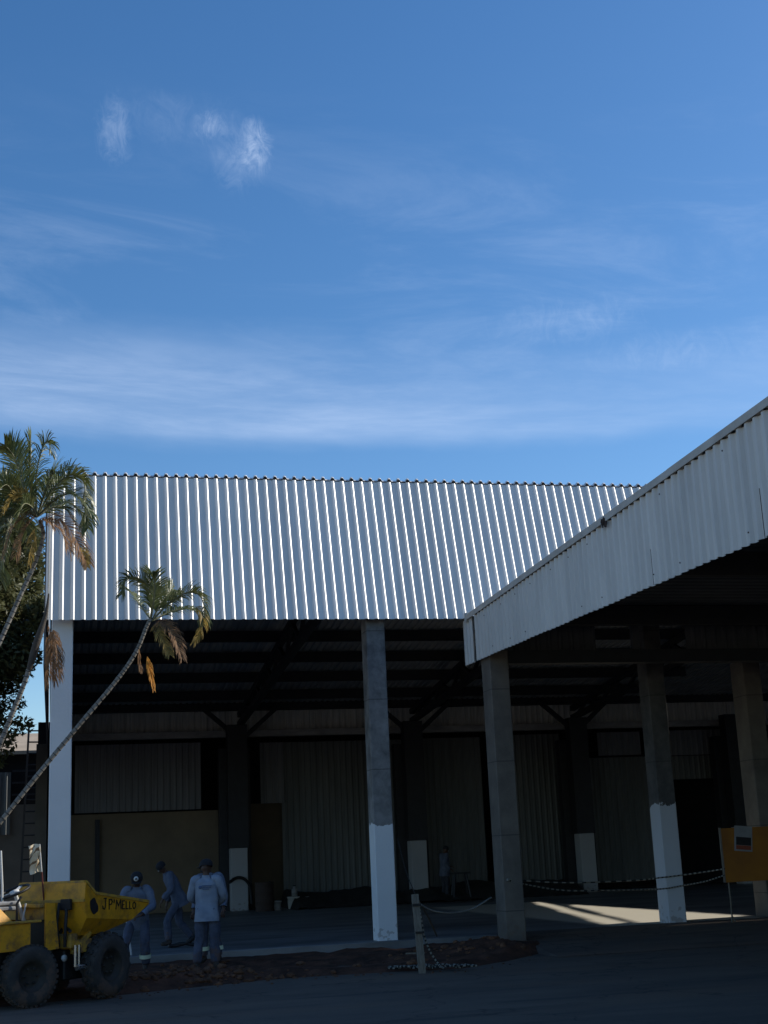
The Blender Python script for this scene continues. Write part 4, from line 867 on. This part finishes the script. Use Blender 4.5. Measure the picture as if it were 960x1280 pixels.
def person(label, loc, facing, J, shirt, trouser, cap='cap', patch=False, bands=(), backprint=False, group=None, scale=1., long=True):
    """J joints in local metres (x right, y forward, z up)"""
    root = empty('person', label, 'person', loc=loc, rz=facing, group=group); root.scale = (scale,)*3
    g_ = {k: V(v) for k, v in J.items()}
    pel, ch, nk, hd = g_['pelvis'], g_['chest'], g_['neck'], g_['head']
    up = (hd-nk).normalized(); fwd = g_.get('look', V((0, 1, 0))).normalized(); fwd = (fwd-up*fwd.dot(up)).normalized(); rt = fwd.cross(up)
    hc = hd
    ch_list = [([pel, pel.lerp(ch, .5), ch, ch.lerp(nk, .8), nk, hc-up*.075+fwd*.012, hc-up*.02+fwd*.008, hc+up*.05, hc+up*.10], [.12, .115, .13, .075, .052, .062, .080, .082, .052])]
    ch_list.append(([hc-up*.02+fwd*.008, hc-up*.02+fwd*.105], [.080, .016]))                  # nose
    for s_ in (-1, 1): ch_list.append(([hc-up*.02+fwd*.008, hc-up*.015+rt*s_*.094-fwd*.01], [.080, .018]))   # ears
    tr_chains = []
    for s_, t_ in ((-1, 'L'), (1, 'R')):
        S, E, W, H = g_['sh'+t_], g_['el'+t_], g_['wr'+t_], g_['ha'+t_]
        ch_list.append(([ch, S, E, W, W.lerp(H, .5)], [.13, .055, .042, .028, .034]))
        hdn = (H-W).normalized(); sd = hdn.cross(V((0, 0, 1))); sd = sd.normalized() if sd.length > .1 else V((1, 0, 0)); cu = sd.cross(hdn)*(-1)
        pm = W.lerp(H, .5)
        for q, (off, ln) in enumerate(((-.03, .07), (-.01, .08), (.012, .075), (.03, .06))):
            a = pm+hdn*.045+sd*off; b = a+hdn*ln*.5+cu*.012; c = b+hdn*ln*.25+cu*.035
            ch_list.append(([pm, a, b, c], [.034, .010, .009, .007]))
        a = pm+sd*(-.038)-hdn*.005; ch_list.append(([pm, a, a+hdn*.035-sd*.012+cu*.012], [.034, .011, .008]))
        HP, K, A, T = g_['hip'+t_], g_['kn'+t_], g_['an'+t_], g_['to'+t_]
        ch_list.append(([pel, HP, K, A+V((0, 0, .03)), A], [.12, .08, .055, .042, .04]))
        tr_chains.append(([pel, HP, HP.lerp(K, .5), K, K.lerp(A, .5), A+(K-A).normalized()*.02], [(.12, .095), .084, .090, .085, .082, .078]))
        bt = skin_mesh([([A+V((0, 0, .06)), A-V((0, 0, .02))+(A-T).normalized()*.03, A.lerp(T, .5)-V((0, 0, .015)), T], [.055, .055, .048, .040])], 2); attach(bt, 'boot', M['boot'], root)
    attach(skin_mesh(ch_list, 1), 'body', M['skin'], root)
    attach(shirt_mesh(g_, len(label)), 'shirt', shirt, root)
    to = attach(skin_mesh(tr_chains, 3, .018, 8, len(label)), 'trousers', trouser, root)
    for t_ in bands:
        K, A = g_['kn'+t_], g_['an'+t_]; d = (A-K).normalized(); c = K.lerp(A, .58); mb = MB(); mb.tube([c-d*.032, c+d*.032], .100, 18, cap=False); mb.tube([c-d*.0319, c+d*.0319], .094, 18, cap=False); mb.build('reflective_band', M['reflect'], to)
    HX = Matrix(((rt.x, fwd.x, up.x, hc.x), (rt.y, fwd.y, up.y, hc.y), (rt.z, fwd.z, up.z, hc.z), (0, 0, 0, 1)))
    for s_ in (-1, 1):
        mb = MB(); mb.lathe([(0, .010), (.008, .006), (.010, 0), (0, -.01)], 8, 0, HX @ Matrix.Translation((s_*.032, .084, .004)) @ Matrix.Rotation(-math.pi/2, 4, 'X')); mb.build('eye', M['whiteplastic'], root)
    mb = MB(); mb.tube([HX @ V((-.025, .080, -.062)), HX @ V((0, .088, -.062)), HX @ V((.025, .080, -.062))], .006, 6); mb.build('mouth', M['darkcloth'], root)
    if cap == 'cap':
        mb = MB(); mb.lathe([(.102, .018), (.106, .05), (.098, .09), (.070, .125), (.03, .14), (0, .143)], 20, 0, HX)
        pts = [(-.085, .06), (-.08, .13), (-.045, .175), (0, .188), (.045, .175), (.08, .13), (.085, .06)]
        mb.add([HX @ V((x, y, .034-.02*(x/.08)**2)) for x, y in pts]+[HX @ V((x, y, .022-.02*(x/.08)**2)) for x, y in pts], [tuple(range(7)), tuple(range(13, 6, -1))]+[(i, i+7, i+8, i+1) for i in range(6)])
        co = mb.build('cap', M['navycloth'], root)
        if patch:
            mb = MB(); PX = HX @ Matrix.Translation((0, .098, .074)) @ Matrix.Rotation(R_(-68), 4, 'X'); mb.lathe([(.040, 0), (.040, .012), (0, .014)], 16, 0, PX); po = mb.build('cap_patch', M['whitepatch'], co)
            mb = MB(); mb.lathe([(.016, .0125), (.016, .017), (0, .0175)], 10, 0, PX); mb.build('cap_emblem', M['navycloth'], co)
    else:
        mb = MB(); mb.lathe([(.092, -.01), (.100, .03), (.094, .075), (.066, .112), (0, .128)], 18, 0, HX @ Matrix.Translation((0, -.012, 0))); mb.build('hair', M['navycloth'], root)
    if backprint:
        d = (ch-pel).normalized(); c = ch.lerp(nk, .10)
        mb = MB(); y0 = c.y-.142
        mb.lathe([(.026, 0), (.026, .02), (0, .022)], 12, 0, Matrix.Translation((-.085, y0+.015, c.z+.02)) @ Matrix.Rotation(math.pi/2, 4, 'X'))
        for i, (a, b) in enumerate(((-.05, .10), (-.05, .09), (-.05, .06))): mb.box((a, y0-.008, c.z+.035-.026*i), (b, y0+.014, c.z+.048-.026*i))
        mb.build('shirt_print', M['logo'], root)
    return root
STAND = dict(pelvis=(0, 0, .93), chest=(0, .01, 1.25), neck=(0, .0, 1.455), head=(0, .03, 1.59), shL=(-.185, 0, 1.40), shR=(.185, 0, 1.40), elL=(-.25, -.01, 1.12), elR=(.25, -.01, 1.12), wrL=(-.25, .10, .88), wrR=(.25, .10, .88), haL=(-.245, .14, .79), haR=(.245, .14, .79),
             hipL=(-.095, 0, .88), hipR=(.095, 0, .88), knL=(-.115, .02, .48), knR=(.115, .02, .48), anL=(-.13, -.02, .09), anR=(.13, -.02, .09), toL=(-.16, .15, .05), toR=(.16, .15, .05))
def pose(**k): d = dict(STAND); d.update(k); return d
# worker with his back to us
person('worker seen from behind in pale blue shirt printed on the back and black cap', (-.47, -2.72, .09), R_(-12), pose(
    elL=(-.25, .06, 1.14), wrL=(-.16, .26, 1.04), haL=(-.08, .32, 1.03), elR=(.26, .05, 1.14), wrR=(.17, .27, 1.02), haR=(.09, .33, 1.0), look=(-.75, .6, -.05), anL=(-.17, -.02, .09), toL=(-.22, .15, .05), anR=(.15, .0, .09), toR=(.19, .17, .05)), M['shirt_pale'], M['trouser'], backprint=True, scale=.955, group='workers in blue overalls')
# man almost hidden behind him
p4 = onz(263, 1204, .10)
person('worker mostly hidden behind the one with printed shirt, one reflective-banded trouser leg showing', (p4.x, p4.y, .09), R_(150), pose(
    elL=(-.27, .02, 1.12), wrL=(-.30, .12, .90), haL=(-.30, .16, .81), anL=(-.15, 0, .09), toL=(-.18, .16, .05), head=(.03, .05, 1.56)), M['shirt'], M['trouser'], bands=('L', 'R'), group='workers in blue overalls', scale=.97)
# worker leaning on a tool behind the skip
p2 = onz(172, 1214, .09)
person('worker facing us behind the yellow skip in black cap with a round white patch', (p2.x, p2.y, .08), R_(172), pose(
    pelvis=(0, -.08, .90), chest=(0, .06, 1.20), neck=(0, .14, 1.385), head=(.0, .20, 1.50), look=(0, 1, -.35), shL=(-.185, .11, 1.33), shR=(.185, .11, 1.33), elL=(-.27, .18, 1.07), wrL=(-.10, .36, .93), haL=(0.0, .42, .90), elR=(.29, .20, 1.08), wrR=(.22, .40, .96), haR=(.17, .46, .92),
    hipL=(-.10, -.08, .86), hipR=(.10, -.08, .86), knL=(-.12, .02, .47), knR=(.20, .06, .47), anL=(-.13, -.06, .09), anR=(.24, .0, .09), toL=(-.14, .11, .05), toR=(.28, .17, .05)), M['shirt'], M['trouser'], patch=True, bands=('L',), scale=.925, group='workers in blue overalls')
# worker walking on the slab, head down
p3 = onz(220, 1183, .2)
person('bareheaded worker walking left on the slab with his head bent forward', (p3.x, p3.y, .2), R_(98), pose(
    pelvis=(0, -.05, .92), chest=(0, .08, 1.22), neck=(0, .18, 1.40), head=(0, .28, 1.50), look=(0, .9, -.5), shL=(-.18, .14, 1.36), shR=(.18, .14, 1.36), elL=(-.24, .16, 1.08), wrL=(-.2, .30, .90), haL=(-.19, .35, .82), elR=(.24, .06, 1.08), wrR=(.22, .12, .83), haR=(.215, .15, .74),
    hipL=(-.09, -.05, .87), hipR=(.09, -.05, .87), knL=(-.1, .20, .50), anL=(-.1, .16, .10), toL=(-.1, .33, .06), knR=(.1, -.08, .47), anR=(.1, -.36, .14), toR=(.1, -.22, .05)), M['shirt_shaded'], M['trouser'], cap='hair', scale=.95, group='workers in blue overalls')
p5 = at(557, 1108, 18.2)
person('dim figure standing deep inside by the pale rear sheets, facing right', (p5.x, 18.2, .2), R_(-80), pose(
    head=(0, .07, 1.58), elL=(-.23, .05, 1.13), wrL=(-.2, .28, 1.06), haL=(-.18, .37, 1.05), elR=(.24, -.1, 1.15), wrR=(.22, .08, .98), haR=(.2, .16, .95)), M['shirt_shaded'], M['darkcloth'], cap='hair', scale=.98)
# tools
def tool(name, label, cat, a, b, r, head=None, mt='wood'):
    root = empty(name, label, cat, loc=b); mb = MB(); b = V(b); a = V(a); mb.tube([a-b, V((0, 0, 0))], r, 8); mb.build('shaft', M[mt], root)
    if head:
        mb = MB(); d = (b-a).normalized(); s_ = d.cross(V((0, 1, .2))).normalized(); prof = [(0, -.02, 0), (.10, .02, .0), (.12, .16, .01), (.07, .27, .02), (0, .31, .03)]
        n_ = s_.cross(d); ps = [s_*x+d*y+n_*z for x, y, z in prof]+[s_*-x+d*y+n_*z for x, y, z in prof[::-1]]; mb.add(ps+[p+n_*.012 for p in ps], [tuple(range(10)), tuple(range(19, 9, -1))]+[(i, (i+1) % 10, (i+1) % 10+10, i+10) for i in range(10)]); mb.build('blade', M[head], root)
    return root
tb = onz(165, 1200, .12); ta = at(158, 1148, tb.y-.02)
tool('shovel', 'shovel with a pale shaft held upright beside the front dumper wheel', 'shovel', ta, tb, .018, 'steel', 'whiteplastic')
mb = MB(); hb = onz(228, 1183, .22); mb.tube(catmull([hb+V((-.25, .0, .02)), hb+V((-.08, .03, .02)), hb+V((.12, -.04, .08)), hb+V((.3, .02, .26)), hb+V((.42, .1, .34))], 24), .028, 8); mb.tube(catmull([hb+V((-.2, .1, .01)), hb+V((.0, .0, .05)), hb+V((.25, -.05, .01))], 14), .03, 8)
tag(mb.build('hose', M['black'], None), 'black hose lying on the slab at the walking man\'s feet', 'hose')

# ------------------------------------------------------------------ stake, ropes, chains
sb, st = onz(528, 1214, .03), at(518.5, 1118, -4.25)
SK = empty('wooden_stake', 'grey wooden stake leaning left at the road edge with wire and chain tied on', 'stake', loc=sb)
mb = MB(); mb.bar(V((0, 0, -.1)), st-sb, .095, .07, 0, up=(0, 1, 0)); mb.build('post', M['wood'], SK)
mb = MB(); k = (st-sb); mb.bar(k*.50+V((-.06, -.05, 0)), k*.50+V((.06, -.05, 0)), .03, .03); mb.bar(k*.86+V((-.065, -.05, 0)), k*.86+V((.065, -.05, .0)), .02, .04); mb.build('tie', M['black'], SK)
mb = MB(); a = at(507, 1192, -4.2); b = at(531, 1191, -4.28); mb.bar(a-sb, b-sb, .02, .02); mb.build('peg', M['wood'], SK)
def cord(name, label, cat, pts, r, mt, n=40, parent=None):
    mb = MB(); mb.tube(catmull(pts, n), r, 6); return tag(mb.build(name, mt), label, cat)
cord('rope', 'pale rope sagging from the wooden stake to the bare corner column', 'rope', [at(526, 1131, -4.2), at(540, 1138, -3.6), at(562, 1141, -2.9), at(588, 1137, -2.0), at(614, 1122, -1.08)], .013, M['rope'])
cord('wire', 'thin dark wire from the stake top up to the half-white column', 'wire', [at(519, 1118, -4.2), at(508, 1090, -2.2), at(497, 1048, .2)], .008, M['black'])
cord('strut', 'thin grey stay running from the stake to the slab edge', 'stay', [at(523, 1126, -4.2), at(534, 1144, -2.4), at(546, 1170, .02)], .016, M['wood'])
def chain(name, label, pts, n, r=.022, fill=.62, group='black and white barrier chains', n2=1):
    C = catmull(pts, n*4); mb = MB()
    for i in range(n):
        a = C[i*4]; b = C[i*4+4]; d = b-a; ln = d.length
        mb.tube([a, a.lerp(b, fill)], [r, r], 7, 0); mb.tube([a.lerp(b, fill), b], [r*.9, r*.9], 7, 1)
    o = mb.build(name, [M['linkwhite'], M['linkblack']]); return tag(o, label, 'barrier chain', group)
chain('barrier_chain', 'upper black and white chain stretched from the bare column to the orange board', [at(634, 1099, -1.08), at(690, 1103, -.6), at(740, 1103, -.2), at(800, 1100, .2), at(826, 1097, .28), at(851, 1094, .28), at(880, 1090, .1), at(906, 1086, -.22)], 34, .015, .5)
chain('barrier_chain', 'lower black and white chain sagging between the bare column and the board', [at(634, 1100, -1.09), at(665, 1107, -.8), at(705, 1113, -.5), at(760, 1113, .0), at(800, 1112, .2), at(829, 1111, .27), at(853, 1107, .27), at(880, 1102, .1), at(906, 1094, -.22)], 54, .015, .5)
chain('barrier_chain', 'slack chain hanging from the stake down to the road edge', [at(524, 1132, -4.27), at(527, 1150, -4.3), at(531, 1172, -4.32), at(538, 1190, -4.34), at(549, 1206, -4.36), onz(556, 1211, .06)], 20, .015, .5)
g0 = []; rnd = random.Random(3)
for i in range(46):
    t = i/45; c = onz(492+98*t, 1215-2.0*t, .0); g0.append(c+V((.10*math.sin(i*1.9)+rnd.uniform(-.05, .05), .14*math.cos(i*1.9)+rnd.uniform(-.05, .05)+.05, .05+.03*rnd.random())))
chain('barrier_chain', 'heap of loose chain lying on the ground round the foot of the stake', g0, 110, .013, .45)
# ------------------------------------------------------------------ orange board
BO = empty('notice_board', 'orange board on thin legs with one paper notice near its top', 'board', loc=(9.55, -.2, 0))
o0 = V((9.55, -.2, 0))
mb = MB(); mb.box((-.06, -.012, .90), (1.62, .02, 1.89), 0, None, .004); bp = mb.build('panel', M['orange'], BO)
mb = MB(); mb.box((-.075, -.018, .90), (-.045, .024, 1.90)); mb.build('edge_strip', M['wood'], bp)
NX = Matrix.Translation((.40, -.0145, 1.68)) @ Matrix.Rotation(R_(6), 4, 'Y'); nb = MB(); nb.box((-.185, -.004, -.23), (.185, 0, .235), 0, NX); no = nb.build('notice_sheet', M['paper'], bp)
nb = MB(); nb.box((-.15, -.007, -.12), (.16, -.0045, .03), 0, NX); nb.build('notice_print', M['paperblack'], no); nb = MB(); nb.box((-.15, -.007, -.20), (.16, -.0045, -.125), 0, NX); nb.build('notice_print', M['paperred'], no)
for x in (.03, 1.5):
    mb = MB(); mb.tube([V((x, .03, .0)), V((x, .03, 1.0))], .016, 7); mb.tube([V((x, .03, .30)), V((x-.09, -.07, .012))], .013, 6); mb.tube([V((x, .03, .30)), V((x+.10, -.07, .012))], .013, 6); mb.tube([V((x, .03, .30)), V((x, .16, .012))], .013, 6); mb.build('leg', M['wood'], BO)
# ------------------------------------------------------------------ things on the warehouse floor
def bucket(x, y, r, h, mt, label, lid=False):
    p = onz(x, y, .2); e = empty('bucket', label, 'bucket', loc=p, group='paint buckets by the rear wall'); mb = MB(); mb.lathe([(0, .0), (r*.82, .0), (r*.85, .02), (r, h-.03), (r*1.05, h-.03), (r*1.05, h), (r*.95, h), (r*.8, .04), (0, .04)], 20); mb.build('pail', mt, e)
    mb = MB(); mb.tube([(r*1.04*math.cos(a), -.02-r*.5*math.sin(a)*.4, h-.02-r*1.0*math.sin(a)) for a in [math.pi*i/12 for i in range(13)]], .008, 5); mb.build('handle', M['black'], e); return p
bucket(346, 1138, .15, .28, M['gutter'], 'small dull bucket nearest the dark drum, left of the white ones')
p = bucket(367, 1136, .19, .36, M['whiteplastic'], 'white bucket with a tin standing on top of it')
bucket(379.5, 1135, .18, .34, M['whiteplastic'], 'white bucket right beside the one carrying a tin')
e = empty('paint_tin', 'pale tin standing on a white bucket', 'tin', loc=p+V((.04, 0, .362))); mb = MB(); mb.lathe([(0, 0), (.09, 0), (.09, .2), (.085, .205), (.05, .24), (.04, .30), (0, .30)], 14); mb.build('can', M['gutter'], e); mb = MB(); mb.lathe([(0, .301), (.045, .301), (.045, .33), (0, .33)], 10); mb.build('lid', M['black'], e)
e = empty('oil_drum', 'dark drum standing by the foot of the rear plinth', 'drum', loc=onz(331, 1139, .2)); mb = MB(); mb.lathe([(0, 0), (.28, 0), (.29, .02), (.28, .04), (.28, .26), (.295, .28), (.28, .30), (.28, .54), (.295, .56), (.28, .58), (.28, .80), (.29, .82), (.28, .84), (.26, .83), (0, .83)], 24); mb.build('barrel', M['rust'], e); mb = MB(); mb.lathe([(.04, .831), (.04, .86), (0, .86)], 8, 0, Matrix.Translation((.15, -.08, 0))); mb.build('bung', M['black'], e)
cord('cable', 'dark cable looped over the white rear plinth', 'cable', [at(287, 1103, 18.7), at(294, 1098, 18.9), at(301, 1097, 18.9), at(308, 1101, 18.9), at(313, 1110, 18.6), at(315, 1130, 18.4)], .05, M['black'])
tp = at(576, 1110, 17.8)
TR = empty('trestle', 'small dark trestle stand in front of the dim figure deep inside', 'trestle', loc=(tp.x, 17.8, .2)); mb = MB(); mb.box((-.30, -.15, .80), (.30, .15, .85)); mb.build('top', M['steel'], TR)
for x in (-.22, .22):
    for y in (-.12, .12): mb = MB(); mb.bar((x*.8, y*.6, .80), (x*1.3, y*1.3, 0), .05, .05); mb.build('leg', M['steel'], TR)
